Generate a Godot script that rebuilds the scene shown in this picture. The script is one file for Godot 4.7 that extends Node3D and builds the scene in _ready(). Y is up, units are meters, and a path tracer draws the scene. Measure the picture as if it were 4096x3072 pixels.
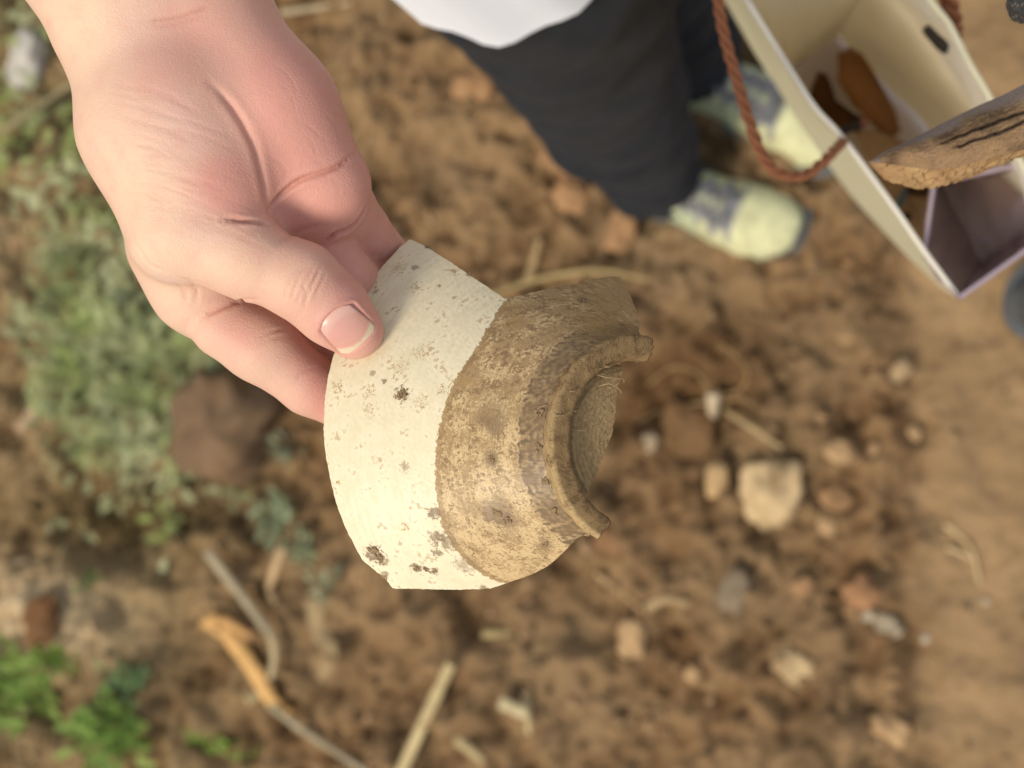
extends Node3D
# A hand holds a bowl fragment over bare earth; behind it a person in white shirt and dark trousers stands beside a paper bag of finds.

const TILT := deg_to_rad(14.3)
const CAM_H := 1.60
const HFOV := 39.6
var F_PX := 2048.0 / tan(deg_to_rad(HFOV * 0.5))
var cam_pos := Vector3(0, CAM_H, 0)
var ax_r := Vector3(cos(TILT), -sin(TILT), 0)
var ax_u := Vector3(0, 0, -1)
var ax_f := Vector3(-sin(TILT), -cos(TILT), 0)
var taken := {}
var rng := RandomNumberGenerator.new()
var noise_a := FastNoiseLite.new()
var noise_b := FastNoiseLite.new()
var noise_c := FastNoiseLite.new()
var tex_skin: Texture2D
var tex_grain: Texture2D
var tex_cloth: Texture2D
var tex_soil: Texture2D

# ---------- places ----------
func at_px(px: float, py: float, depth: float) -> Vector3:
	return cam_pos + (ax_f + ax_r * ((px - 2048.0) / F_PX) - ax_u * ((py - 1536.0) / F_PX)) * depth

func on_ground(px: float, py: float, h := 0.0) -> Vector3:
	var dir := ax_f + ax_r * ((px - 2048.0) / F_PX) - ax_u * ((py - 1536.0) / F_PX)
	return cam_pos + dir * ((h - CAM_H) / dir.y)

func ground_px(x: float, z: float) -> Vector2:
	var v := Vector3(x, 0, z) - cam_pos
	var d := v.dot(ax_f)
	return Vector2(2048.0 + v.dot(ax_r) / d * F_PX, 1536.0 - v.dot(ax_u) / d * F_PX)

func soil_point(px: float, py: float, lift := 0.0) -> Vector3:
	var p := on_ground(px, py)
	for k in 3:
		p = on_ground(px, py, soil_height(p.x, p.z))
	return p + Vector3(0, lift, 0)

# ---------- nodes ----------
func numbered(called: String) -> String:
	var k: int = taken.get(called, 0)
	taken[called] = k + 1
	return called if k == 0 else "%s_%03d" % [called, k]

func thing(called: String, label: String, category: String, at: Vector3, group := "") -> Node3D:
	var o := Node3D.new()
	o.name = numbered(called)
	o.position = at
	add_child(o, true)
	o.set_meta("label", label)
	o.set_meta("category", category)
	if group:
		o.set_meta("group", group)
	return o

func origin_of(n: Node) -> Vector3:
	var p := Vector3.ZERO
	while n != self:
		p += (n as Node3D).position
		n = n.get_parent()
	return p

func smooth_normals(v: PackedVector3Array, ix: PackedInt32Array) -> PackedVector3Array:
	var n := PackedVector3Array()
	n.resize(v.size())
	for t in range(0, ix.size(), 3):
		var c := (v[ix[t + 1]] - v[ix[t]]).cross(v[ix[t + 2]] - v[ix[t]])
		n[ix[t]] += c
		n[ix[t + 1]] += c
		n[ix[t + 2]] += c
	for k in n.size():
		n[k] = n[k].normalized() if n[k].length_squared() > 1e-24 else Vector3.UP
	return n

# world-space, counter-clockwise-outward arrays become one named mesh under its parent
func make_mesh(v: PackedVector3Array, ix: PackedInt32Array, extra := {}, from := Vector3.ZERO) -> ArrayMesh:
	var arrays := []
	arrays.resize(Mesh.ARRAY_MAX)
	var n: PackedVector3Array = extra.n if extra.has("n") else smooth_normals(v, ix)
	var w := PackedVector3Array()
	w.resize(v.size())
	for k in v.size():
		w[k] = v[k] - from
	var flipped := ix.duplicate()
	for t in range(0, ix.size(), 3):
		flipped[t + 1] = ix[t + 2]
		flipped[t + 2] = ix[t + 1]
	arrays[Mesh.ARRAY_VERTEX] = w
	arrays[Mesh.ARRAY_NORMAL] = n
	if extra.has("c"):
		arrays[Mesh.ARRAY_COLOR] = extra.c
	if extra.has("uv"):
		arrays[Mesh.ARRAY_TEX_UV] = extra.uv
	arrays[Mesh.ARRAY_INDEX] = flipped
	var m := ArrayMesh.new()
	m.add_surface_from_arrays(Mesh.PRIMITIVE_TRIANGLES, arrays)
	return m

func put(called: String, parent: Node, v: PackedVector3Array, ix: PackedInt32Array, mat: Material, extra := {}) -> MeshInstance3D:
	var o := MeshInstance3D.new()
	o.name = called
	o.mesh = make_mesh(v, ix, extra, origin_of(parent))
	o.material_override = null
	o.mesh.surface_set_material(0, mat)
	parent.add_child(o, true)
	return o

func paint(lin: Color, rough := 0.8, opt := {}) -> StandardMaterial3D:
	var m := StandardMaterial3D.new()
	m.albedo_color = lin.linear_to_srgb()
	m.roughness = rough
	m.metallic_specular = opt.get("spec", 0.4)
	if opt.get("vc", false):
		m.vertex_color_use_as_albedo = true
	if opt.has("bump"):
		m.heightmap_enabled = true
		m.heightmap_texture = opt.bump
		m.heightmap_scale = opt.get("bump_cm", 0.05)
		m.uv1_triplanar = true
		m.uv1_scale = Vector3.ONE * opt.get("bump_rep", 20.0)
	if opt.has("sss"):
		m.subsurf_scatter_enabled = true
		m.subsurf_scatter_strength = opt.sss
	if opt.has("rim"):
		m.rim_enabled = true
		m.rim = opt.rim
		m.rim_tint = 0.7
	if opt.has("coat"):
		m.clearcoat_enabled = true
		m.clearcoat = opt.coat
		m.clearcoat_roughness = opt.get("coat_rough", 0.3)
	return m

func noise_tex(freq: float, octaves: int, seed_: int, kind := FastNoiseLite.TYPE_SIMPLEX_SMOOTH, size := 512) -> NoiseTexture2D:
	var n := FastNoiseLite.new()
	n.seed = seed_
	n.noise_type = kind
	n.frequency = freq
	n.fractal_octaves = octaves
	var t := NoiseTexture2D.new()
	t.width = size
	t.height = size
	t.seamless = true
	t.noise = n
	return t

# ---------- shapes ----------
func spline(pts: Array, per := 6) -> PackedVector3Array:
	var out := PackedVector3Array()
	for k in pts.size() - 1:
		var a: Vector3 = pts[maxi(k - 1, 0)]
		var b: Vector3 = pts[k]
		var c: Vector3 = pts[k + 1]
		var d: Vector3 = pts[mini(k + 2, pts.size() - 1)]
		for j in per:
			out.append(b.cubic_interpolate(c, a, d, float(j) / per))
	out.append(pts[-1])
	return out

# a closed tube along points, radius by callable or list
func tube(pts: PackedVector3Array, rad: Callable, sides := 8, flat := 1.0, flat_dir := Vector3.UP) -> Array:
	var v := PackedVector3Array()
	var ix := PackedInt32Array()
	var n := pts.size()
	var side := Vector3.ZERO
	for k in n:
		var dir := (pts[mini(k + 1, n - 1)] - pts[maxi(k - 1, 0)]).normalized()
		if k == 0:
			side = dir.cross(flat_dir).normalized()
			if side.length() < 0.1:
				side = dir.cross(Vector3.RIGHT).normalized()
		side = (side - dir * side.dot(dir)).normalized()
		var up := side.cross(dir)
		var r: float = rad.call(float(k) / (n - 1))
		for j in sides:
			var a := TAU * j / sides
			v.append(pts[k] + side * cos(a) * r + up * sin(a) * r * flat)
	for k in n - 1:
		for j in sides:
			var a := k * sides + j
			var b := k * sides + (j + 1) % sides
			ix.append_array([a, a + sides, b, b, a + sides, b + sides])
	var c0 := v.size()
	v.append(pts[0])
	v.append(pts[n - 1])
	for j in sides:
		var b := (j + 1) % sides
		ix.append_array([c0, j, b])
		ix.append_array([c0 + 1, (n - 1) * sides + b, (n - 1) * sides + j])
	# make sure it faces outward
	var vol := 0.0
	for t in range(0, ix.size(), 3):
		vol += v[ix[t]].dot(v[ix[t + 1]].cross(v[ix[t + 2]])) if false else (v[ix[t]] - pts[0]).dot((v[ix[t + 1]] - pts[0]).cross(v[ix[t + 2]] - pts[0]))
	if vol < 0.0:
		ix.reverse()
	return [v, ix]

# a lumpy closed stone
func lump(at: Vector3, r: Vector3, turn: Basis, seed_: float, rough := 0.25, rings := 14, facet := 0.0) -> Array:
	var v := PackedVector3Array()
	var ix := PackedInt32Array()
	var cols := rings * 2
	for i in rings + 1:
		for j in cols:
			var th := PI * i / rings
			var ph := TAU * j / cols
			var d := Vector3(sin(th) * cos(ph), cos(th), sin(th) * sin(ph))
			var q := d
			if facet > 0.0:
				var m := maxf(absf(d.x), maxf(absf(d.y), absf(d.z)))
				q = d.lerp(d / m * 0.8, facet)
			var w := 1.0 + rough * noise_a.get_noise_3d(d.x * 90.0 + seed_ * 517.0, d.y * 90.0, d.z * 90.0) + rough * 0.5 * noise_a.get_noise_3d(d.x * 260.0 + seed_ * 211.0, d.y * 260.0, d.z * 260.0)
			v.append(at + turn * (q * w * r))
	for i in rings:
		for j in cols:
			var a := i * cols + j
			var b := i * cols + (j + 1) % cols
			ix.append_array([a, b, a + cols, b, b + cols, a + cols])
	return [v, ix]

# a closed slab between two outlines of the same number of points
func slab(top: PackedVector3Array, bottom: PackedVector3Array) -> Array:
	var v := PackedVector3Array()
	var ix := PackedInt32Array()
	var n := top.size()
	var mid := Vector3.ZERO
	var mid2 := Vector3.ZERO
	for p in top:
		mid += p / n
	for p in bottom:
		mid2 += p / n
	var nrm := PackedVector3Array()
	var face := func(a: Vector3, b: Vector3, c: Vector3):
		var s := v.size()
		var m := (b - a).cross(c - a)
		var centre := (mid + mid2) * 0.5
		if m.dot((a + b + c) / 3.0 - centre) < 0.0:
			v.append_array([a, c, b])
			m = -m
		else:
			v.append_array([a, b, c])
		m = m.normalized()
		nrm.append_array([m, m, m])
		ix.append_array([s, s + 1, s + 2])
	for k in n:
		var l := (k + 1) % n
		face.call(mid, top[k], top[l])
		face.call(mid2, bottom[k], bottom[l])
		face.call(top[k], bottom[k], top[l])
		face.call(top[l], bottom[k], bottom[l])
	return [v, ix, nrm]

func grid_ix(rows: int, cols: int, closed := false) -> PackedInt32Array:
	var ix := PackedInt32Array()
	for i in rows - 1:
		for j in (cols if closed else cols - 1):
			var a := i * cols + j
			var b := i * cols + (j + 1) % cols
			ix.append_array([a, b, a + cols, b, b + cols, a + cols])
	return ix

func mix3(a: Color, b: Color, t: float) -> Color:
	return a.lerp(b, clampf(t, 0.0, 1.0))

func n3(n: FastNoiseLite, p: Vector3, f: float) -> float:
	return n.get_noise_3d(p.x * f, p.y * f, p.z * f)

func _ready() -> void:
	rng.seed = 11
	# camera
	var cam := Camera3D.new()
	cam.name = "camera"
	cam.transform = Transform3D(Basis(ax_r, ax_u, -ax_f), cam_pos)
	cam.near = 0.03
	cam.far = 400.0
	cam.keep_aspect = Camera3D.KEEP_HEIGHT
	var half_v := tan(deg_to_rad(HFOV * 0.5)) * 0.75
	var lens := CameraAttributesPhysical.new()
	lens.frustum_focal_length = 12.0 / half_v
	lens.frustum_focus_distance = 0.42
	lens.frustum_near = 0.03
	lens.frustum_far = 400.0
	lens.exposure_aperture = 9.0
	cam.attributes = lens
	cam.fov = rad_to_deg(2.0 * atan(half_v))
	add_child(cam)
	cam.current = true
	# sky: thin bright overcast
	var sky_mat := ProceduralSkyMaterial.new()
	sky_mat.sky_top_color = Color(0.70, 0.735, 0.78)
	sky_mat.sky_horizon_color = Color(0.84, 0.83, 0.80)
	sky_mat.sky_curve = 0.2
	sky_mat.ground_bottom_color = Color(0.32, 0.25, 0.18)
	sky_mat.ground_horizon_color = Color(0.55, 0.52, 0.48)
	sky_mat.sun_angle_max = 1.0
	var env := Environment.new()
	env.background_mode = Environment.BG_SKY
	env.sky = Sky.new()
	env.sky.sky_material = sky_mat
	env.background_energy_multiplier = 0.58
	env.tonemap_mode = Environment.TONE_MAPPER_LINEAR
	env.tonemap_exposure = 2.15
	env.sdfgi_enabled = true
	env.ssao_enabled = true
	env.ssil_enabled = true
	var we := WorldEnvironment.new()
	we.name = "world_environment"
	we.environment = env
	add_child(we)
	# the veiled sun, low on the left
	var sun := DirectionalLight3D.new()
	sun.name = "sun"
	sun.light_color = Color(1.0, 0.955, 0.88)
	sun.light_energy = 0.5
	sun.light_angular_distance = 18.0
	sun.shadow_enabled = true
	add_child(sun)
	sun.look_at_from_position(Vector3(-0.29, 0.78, 0.46), Vector3.ZERO, Vector3.UP)

	setup_noise()
	build_ground()
	build_stones()
	build_sticks()
	build_plants()
	build_standing_person()
	build_bag()
	build_finds()
	build_edge_things()
	build_sherd()
	build_hand()

func setup_noise() -> void:
	noise_a.seed = 3
	noise_a.noise_type = FastNoiseLite.TYPE_SIMPLEX_SMOOTH
	noise_a.frequency = 0.01
	noise_a.fractal_type = FastNoiseLite.FRACTAL_FBM
	noise_a.fractal_octaves = 3
	noise_b.seed = 8
	noise_b.noise_type = FastNoiseLite.TYPE_SIMPLEX_SMOOTH
	noise_b.frequency = 1.0
	noise_b.fractal_type = FastNoiseLite.FRACTAL_NONE
	noise_c.seed = 21
	noise_c.noise_type = FastNoiseLite.TYPE_CELLULAR
	noise_c.frequency = 1.0
	noise_c.fractal_type = FastNoiseLite.FRACTAL_NONE
	tex_skin = noise_tex(0.03, 3, 5, FastNoiseLite.TYPE_CELLULAR)
	tex_grain = noise_tex(0.06, 4, 6)
	tex_cloth = noise_tex(0.2, 2, 7)
	tex_soil = noise_tex(0.03, 5, 9)

# ---------- the ground ----------
func soil_height(x: float, z: float) -> float:
	var q := ground_px(x, z)
	var smooth_path := smoothstep(3450.0, 3800.0, q.x + 160.0 * noise_b.get_noise_2d(z * 9.0, 4.0))
	var loose := 1.0 - 0.62 * smooth_path
	var h := 0.024 * noise_a.get_noise_2d(x * 420.0, z * 420.0) * loose
	h += 0.025 * noise_a.get_noise_2d(x * 1300.0 + 70.0, z * 1300.0) * loose
	var clod := noise_c.get_noise_2d(x * 24.0, z * 24.0)
	h += 0.020 * maxf(0.0, -clod - 0.25) * loose * (1.0 + noise_b.get_noise_2d(x * 6.0, z * 6.0))
	h += 0.007 * loose * noise_b.get_noise_2d(x * 48.0 + 5.0, z * 48.0)
	h += 0.003 * noise_b.get_noise_2d(x * 95.0, z * 95.0) * (0.3 + 0.7 * loose)
	h += 0.022 * (1.0 - smoothstep(3500.0, 3640.0, q.x + 120.0 * noise_b.get_noise_2d(z * 7.0, 1.0)))
	# hollow right of the fragment, hollow lower left, mounds
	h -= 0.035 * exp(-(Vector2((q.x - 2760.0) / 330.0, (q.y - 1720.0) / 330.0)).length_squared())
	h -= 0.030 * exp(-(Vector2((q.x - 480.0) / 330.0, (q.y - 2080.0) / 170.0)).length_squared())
	h += 0.045 * exp(-(Vector2((q.x - 260.0) / 260.0, (q.y - 2420.0) / 180.0)).length_squared())
	h += 0.018 * exp(-(Vector2((q.x - 1700.0) / 500.0, (q.y - 500.0) / 300.0)).length_squared())
	return h

func soil_color(x: float, z: float, h: float) -> Color:
	var q := ground_px(x, z)
	var brown := Color(0.176, 0.106, 0.052)
	var dark := Color(0.090, 0.055, 0.029)
	var pale := Color(0.28, 0.178, 0.092)
	var path := Color(0.262, 0.171, 0.090)
	var t := noise_a.get_noise_2d(x * 700.0 + 300.0, z * 700.0)
	var c := mix3(brown, dark, 0.35 + 1.4 * t)
	var warm := noise_b.get_noise_2d(x * 5.0 + 3.0, z * 5.0)
	c = mix3(c, Color(0.155, 0.084, 0.039), 0.75 * warm + 0.25 * smoothstep(2200.0, 2700.0, q.x))
	c = mix3(c, Color(0.215, 0.150, 0.085), -0.8 * warm)
	c = mix3(c, pale, noise_a.get_noise_2d(x * 2300.0, z * 2300.0 + 90.0) * 1.5 - 0.1)
	c = mix3(c, pale, h * 18.0 - 0.25)
	var right := smoothstep(3480.0, 3780.0, q.x + 180.0 * noise_a.get_noise_2d(x * 900.0, z * 900.0))
	c = mix3(c, path * (1.0 + 0.3 * t), right)
	# grey-brown trampled earth lower left, sandy mound
	var left := smoothstep(1500.0, 500.0, q.x)
	c = mix3(c, Color(c.r * 1.06, c.g * 1.16, c.b * 1.16), left)
	c = mix3(c, Color(0.50, 0.38, 0.235), 0.95 * exp(-(Vector2((q.x - 230.0) / 250.0, (q.y - 2450.0) / 170.0)).length_squared()))
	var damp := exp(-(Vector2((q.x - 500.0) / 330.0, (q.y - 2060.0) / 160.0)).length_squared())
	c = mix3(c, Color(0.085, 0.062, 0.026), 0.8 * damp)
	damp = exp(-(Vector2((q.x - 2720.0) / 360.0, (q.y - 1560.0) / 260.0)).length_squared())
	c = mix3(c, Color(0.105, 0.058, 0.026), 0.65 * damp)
	c.a = 1.0
	return c

func build_ground() -> void:
	# one sheet: 4 mm cells where the picture looks, growing to the horizon
	var xs := spread(-1.45, 0.50, 0.0050)
	var zs := spread(-0.85, 0.85, 0.0050)
	var v := PackedVector3Array()
	var c := PackedColorArray()
	for z in zs:
		for x in xs:
			var far := maxf(maxf(-1.45 - x, x - 0.50), absf(z) - 0.85)
			if far > 0.3:
				v.append(Vector3(x, 0.012 + minf(far * 0.02, 0.5) * noise_b.get_noise_2d(x * 0.2, z * 0.2), z))
				c.append(Color(0.2, 0.125, 0.06))
			else:
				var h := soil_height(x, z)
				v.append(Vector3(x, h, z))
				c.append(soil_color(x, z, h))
	var ix := PackedInt32Array()
	var cols := xs.size()
	for i in zs.size() - 1:
		for j in cols - 1:
			var a := i * cols + j
			ix.append_array([a, a + cols, a + 1, a + 1, a + cols, a + cols + 1])
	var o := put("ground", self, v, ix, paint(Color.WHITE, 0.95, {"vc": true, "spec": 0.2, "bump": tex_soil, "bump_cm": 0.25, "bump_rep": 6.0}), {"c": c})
	o.set_meta("kind", "structure")
	o.set_meta("label", "bare brown earth, loose and cloddy, trodden smooth along the right")
	build_crumbs()

func spread(lo: float, hi: float, step: float) -> PackedFloat32Array:
	var out := PackedFloat32Array()
	var tail := []
	var d := step
	var x := lo
	while x > -180.0:
		d *= 1.35
		x -= d
		tail.append(x)
	tail.reverse()
	for t in tail:
		out.append(t)
	var n := int((hi - lo) / step)
	for k in n + 1:
		out.append(lo + step * k)
	d = step
	x = lo + step * n
	while x < 180.0:
		d *= 1.35
		x += d
		out.append(x)
	return out

func build_crumbs() -> void:
	var mats := paint(Color.WHITE, 0.95, {"vc": true, "spec": 0.2})
	for kind in 3:
		var mm := MultiMesh.new()
		mm.transform_format = MultiMesh.TRANSFORM_3D
		mm.use_colors = true
		var l := lump(Vector3.ZERO, Vector3.ONE, Basis.IDENTITY, 40.0 + kind, 0.55, 6, 0.4)
		mm.mesh = make_mesh(l[0], l[1])
		mm.mesh.surface_set_material(0, mats)
		var spots := []
		var tries := 0
		while spots.size() < 900 and tries < 9000:
			tries += 1
			var x := rng.randf_range(-1.2, 0.3)
			var z := rng.randf_range(-0.62, 0.62)
			var q := ground_px(x, z)
			var keep := 0.5 + 0.9 * noise_a.get_noise_2d(x * 500.0 - 40.0, z * 500.0)
			if q.x > 3600.0:
				keep *= 0.15
			if rng.randf() > keep:
				continue
			var r := 0.002 + 0.006 * pow(rng.randf(), 3.0)
			spots.append([x, z, r])
		mm.instance_count = spots.size()
		for k in spots.size():
			var s = spots[k]
			var b := Basis.from_euler(Vector3(rng.randf() * TAU, rng.randf() * TAU, rng.randf() * TAU)) * Basis.from_scale(Vector3(s[2] * rng.randf_range(0.8, 1.4), s[2] * 0.75, s[2]))
			var h := soil_height(s[0], s[1])
			mm.set_instance_transform(k, Transform3D(b, Vector3(s[0], h + s[2] * 0.25, s[1])))
			var c := soil_color(s[0], s[1], h) * rng.randf_range(0.8, 1.45)
			if rng.randf() < 0.06:
				c = Color(0.36, 0.23, 0.13)
			c.a = 1.0
			mm.set_instance_color(k, c)
		var o := MultiMeshInstance3D.new()
		o.name = numbered("soil_crumbs")
		o.multimesh = mm
		o.set_meta("kind", "stuff")
		o.set_meta("label", ["fine brown crumbs of loose soil over the ground", "coarse brown crumbs of loose soil over the ground", "rounded brown crumbs of loose soil over the ground"][kind])
		o.set_meta("category", "soil")
		add_child(o, true)

func stone(label: String, px: float, py: float, wpx: float, hpx: float, col: Color, seed_: float, turn := 0.0, facet := 0.3, called := "stone", group := "stones on the bare earth", high := 0.6, sink := 0.35) -> void:
	var at := soil_point(px, py)
	var s := at.distance_to(cam_pos) / F_PX * 0.5
	var r := Vector3(wpx * s, (wpx + hpx) * 0.5 * s * high, hpx * s)
	var base := thing(called, label, "stone" if called == "stone" else called.replace("_", " "), at, group)
	var l := lump(at + Vector3(0, r.y * (1.0 - 2.0 * sink), 0), r, Basis(Vector3.UP, -turn), seed_, 0.38, 16, facet * 0.7)
	var c := PackedColorArray()
	for p in l[0]:
		var t := n3(noise_a, p, 4000.0)
		var k := col * (1.0 + 0.35 * t)
		k = mix3(k, Color(0.17, 0.10, 0.05), smoothstep(0.1, 0.5, n3(noise_a, p, 1500.0)) * 0.5)
		k.a = 1.0
		c.append(k)
	# the stone itself is one mesh: keep it as the thing's single part
	put("body", base, l[0], l[1], paint(Color.WHITE, 0.9, {"vc": true, "spec": 0.25}), {"c": c})

func build_stones() -> void:
	var pale := Color(0.50, 0.36, 0.20)
	var tan_ := Color(0.40, 0.26, 0.135)
	var rust := Color(0.33, 0.19, 0.095)
	stone("largest pale angular stone, on the dark soil right of the bowl fragment", 3090, 1965, 240, 285, pale, 1.7, 0.25, 0.05)
	stone("small pale stone just left of the largest pale stone", 2868, 1915, 100, 140, Color(0.42, 0.28, 0.14), 2.0, 0.2)
	stone("dark brown lump just above the small pale stone", 2760, 1720, 250, 240, Color(0.15, 0.085, 0.04), 3.0, 0.2, 0.4)
	stone("biggest brown stone, beside the grey-green plants below the index finger", 910, 1700, 400, 450, Color(0.17, 0.108, 0.064), 4.0, 0.5, 0.45, "stone", "stones on the bare earth", 0.7)
	stone("oval tan stone below the pale ones, near the bottom straws", 2530, 2550, 110, 170, tan_, 5.0, 0.1)
	stone("pale cream stone in the lower right, third largest of the light ones", 3170, 2660, 180, 140, Color(0.46, 0.33, 0.18), 6.0, 0.6, 0.5)
	stone("tan pebble up and right of the largest pale stone", 3360, 1805, 120, 100, tan_, 7.0, 0.4)
	stone("orange-tan pebble right of the largest pale stone", 3340, 1995, 140, 100, rust, 8.0, 0.3)
	stone("small tan pebble below right of the largest pale stone", 3310, 2105, 80, 70, tan_, 9.0, 0.1)
	stone("tan pebble standing alone near the smooth path", 3650, 1735, 70, 65, tan_, 10.0, 0.5)
	stone("small tan pebble below the light green shoe", 3385, 1345, 90, 75, tan_, 11.0, 0.4)
	stone("pale flat pebble at the edge of the smooth path", 3590, 1490, 120, 80, Color(0.36, 0.25, 0.14), 12.0, 2.4)
	stone("tiny whitish pebble left of the pale twig crown", 2598, 1770, 65, 75, Color(0.34, 0.26, 0.17), 13.0, 0.4)
	stone("upright orange-tan clod in front of the trouser hem", 2490, 900, 120, 230, rust, 14.0, 0.2, 0.4, "stone", "stones on the bare earth", 0.5)
	stone("rounded tan clod beside the trouser leg, left of the upright one", 2290, 790, 170, 140, rust, 15.0, 0.7, 0.3)
	stone("pale tan clod along the trouser leg, higher up", 2265, 610, 150, 190, rust, 16.0, 0.7, 0.3)
	stone("tan clod above the tip of the cream fragment", 1900, 350, 190, 130, rust, 17.0, 0.2, 0.3)
	stone("whitish stone among the green plants left of the wrist", 110, 250, 140, 230, Color(0.50, 0.46, 0.40), 18.0, 0.1, 0.2)
	stone("pale flake lying left of the grey-green plants", 130, 1680, 150, 70, Color(0.38, 0.26, 0.16), 19.0, 2.4, 0.5)
	stone("brown clod on the sandy mound at the left edge", 170, 2480, 130, 200, Color(0.17, 0.085, 0.038), 20.0, 0.2, 0.3)
	stone("rust-brown clod in the soil at the lower right", 3440, 2370, 140, 130, Color(0.30, 0.16, 0.08), 21.0, 0.9, 0.5)
	stone("white chip beside the rust-brown clod", 3470, 2460, 50, 50, Color(0.40, 0.34, 0.25), 22.0, 0.3, 0.4)
	stone("broad pale crumbled stone right of the white chip", 3540, 2500, 140, 90, Color(0.36, 0.29, 0.20), 23.0, 0.5, 0.3)
	stone("tan clod near the bottom right, on the smooth path's edge", 3560, 2910, 170, 110, tan_, 24.0, 0.4, 0.3)
	stone("small orange clod right of the oval tan stone", 3210, 2345, 90, 70, rust, 25.0, 2.6, 0.4)
	stone("little pale clod below the lower right cream stone's left side", 2775, 2690, 70, 80, tan_, 26.0, 0.4, 0.4)
	stone("tiny white bead-like pebble on the smooth path", 3700, 2555, 34, 38, Color(0.42, 0.35, 0.26), 27.0, 0.0, 0.1)
	stone("tiny whitish pebble on the path near the curved grass blade", 3945, 2405, 32, 30, Color(0.36, 0.28, 0.19), 28.0, 0.0, 0.1)
	stone("brown clod under the fragment's foot ring, at the lower tip", 2440, 2160, 150, 100, Color(0.24, 0.13, 0.065), 29.0, 0.5, 0.4)
	stone("grey-brown flat flake standing in the soil below the pale stones", 2940, 2360, 110, 190, Color(0.20, 0.15, 0.10), 30.0, 0.4, 0.6, "stone", "stones on the bare earth", 0.35)

func stick(called: String, label: String, category: String, pts: Array, wpx: float, col: Color, group: String, lift := 0.004, flat := 0.7, taper := 0.6) -> Node3D:
	var ps := []
	for p in pts:
		ps.append(soil_point(p[0], p[1], lift + (p[2] if p.size() > 2 else 0.0)))
	var line := spline(ps, 6)
	var s: float = (line[0] as Vector3).distance_to(cam_pos) / F_PX * 0.5
	var base := thing(called, label, category, ps[0], group)
	var t := tube(line, func(k): return wpx * s * (1.0 - (1.0 - taper) * k) * (1.0 + 0.12 * noise_b.get_noise_2d(k * 14.0, wpx)), 8, flat)
	var c := PackedColorArray()
	for k in t[0].size():
		var p: Vector3 = t[0][k]
		var w := col * (1.0 + 0.35 * n3(noise_a, p, 5000.0))
		w.a = 1.0
		c.append(w)
	put("stem", base, t[0], t[1], paint(Color.WHITE, 0.75, {"vc": true, "spec": 0.3}), {"c": c})
	return base

func side_twig(base: Node3D, called: String, pts: Array, wpx: float, col: Color, lift := 0.006) -> void:
	var ps := []
	for p in pts:
		ps.append(soil_point(p[0], p[1], lift))
	var line := spline(ps, 5)
	var s: float = (line[0] as Vector3).distance_to(cam_pos) / F_PX * 0.5
	var t := tube(line, func(k): return wpx * s * (1.0 - 0.4 * k), 7, 0.7)
	put(called, base, t[0], t[1], paint(col, 0.75, {"spec": 0.3}))

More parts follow.
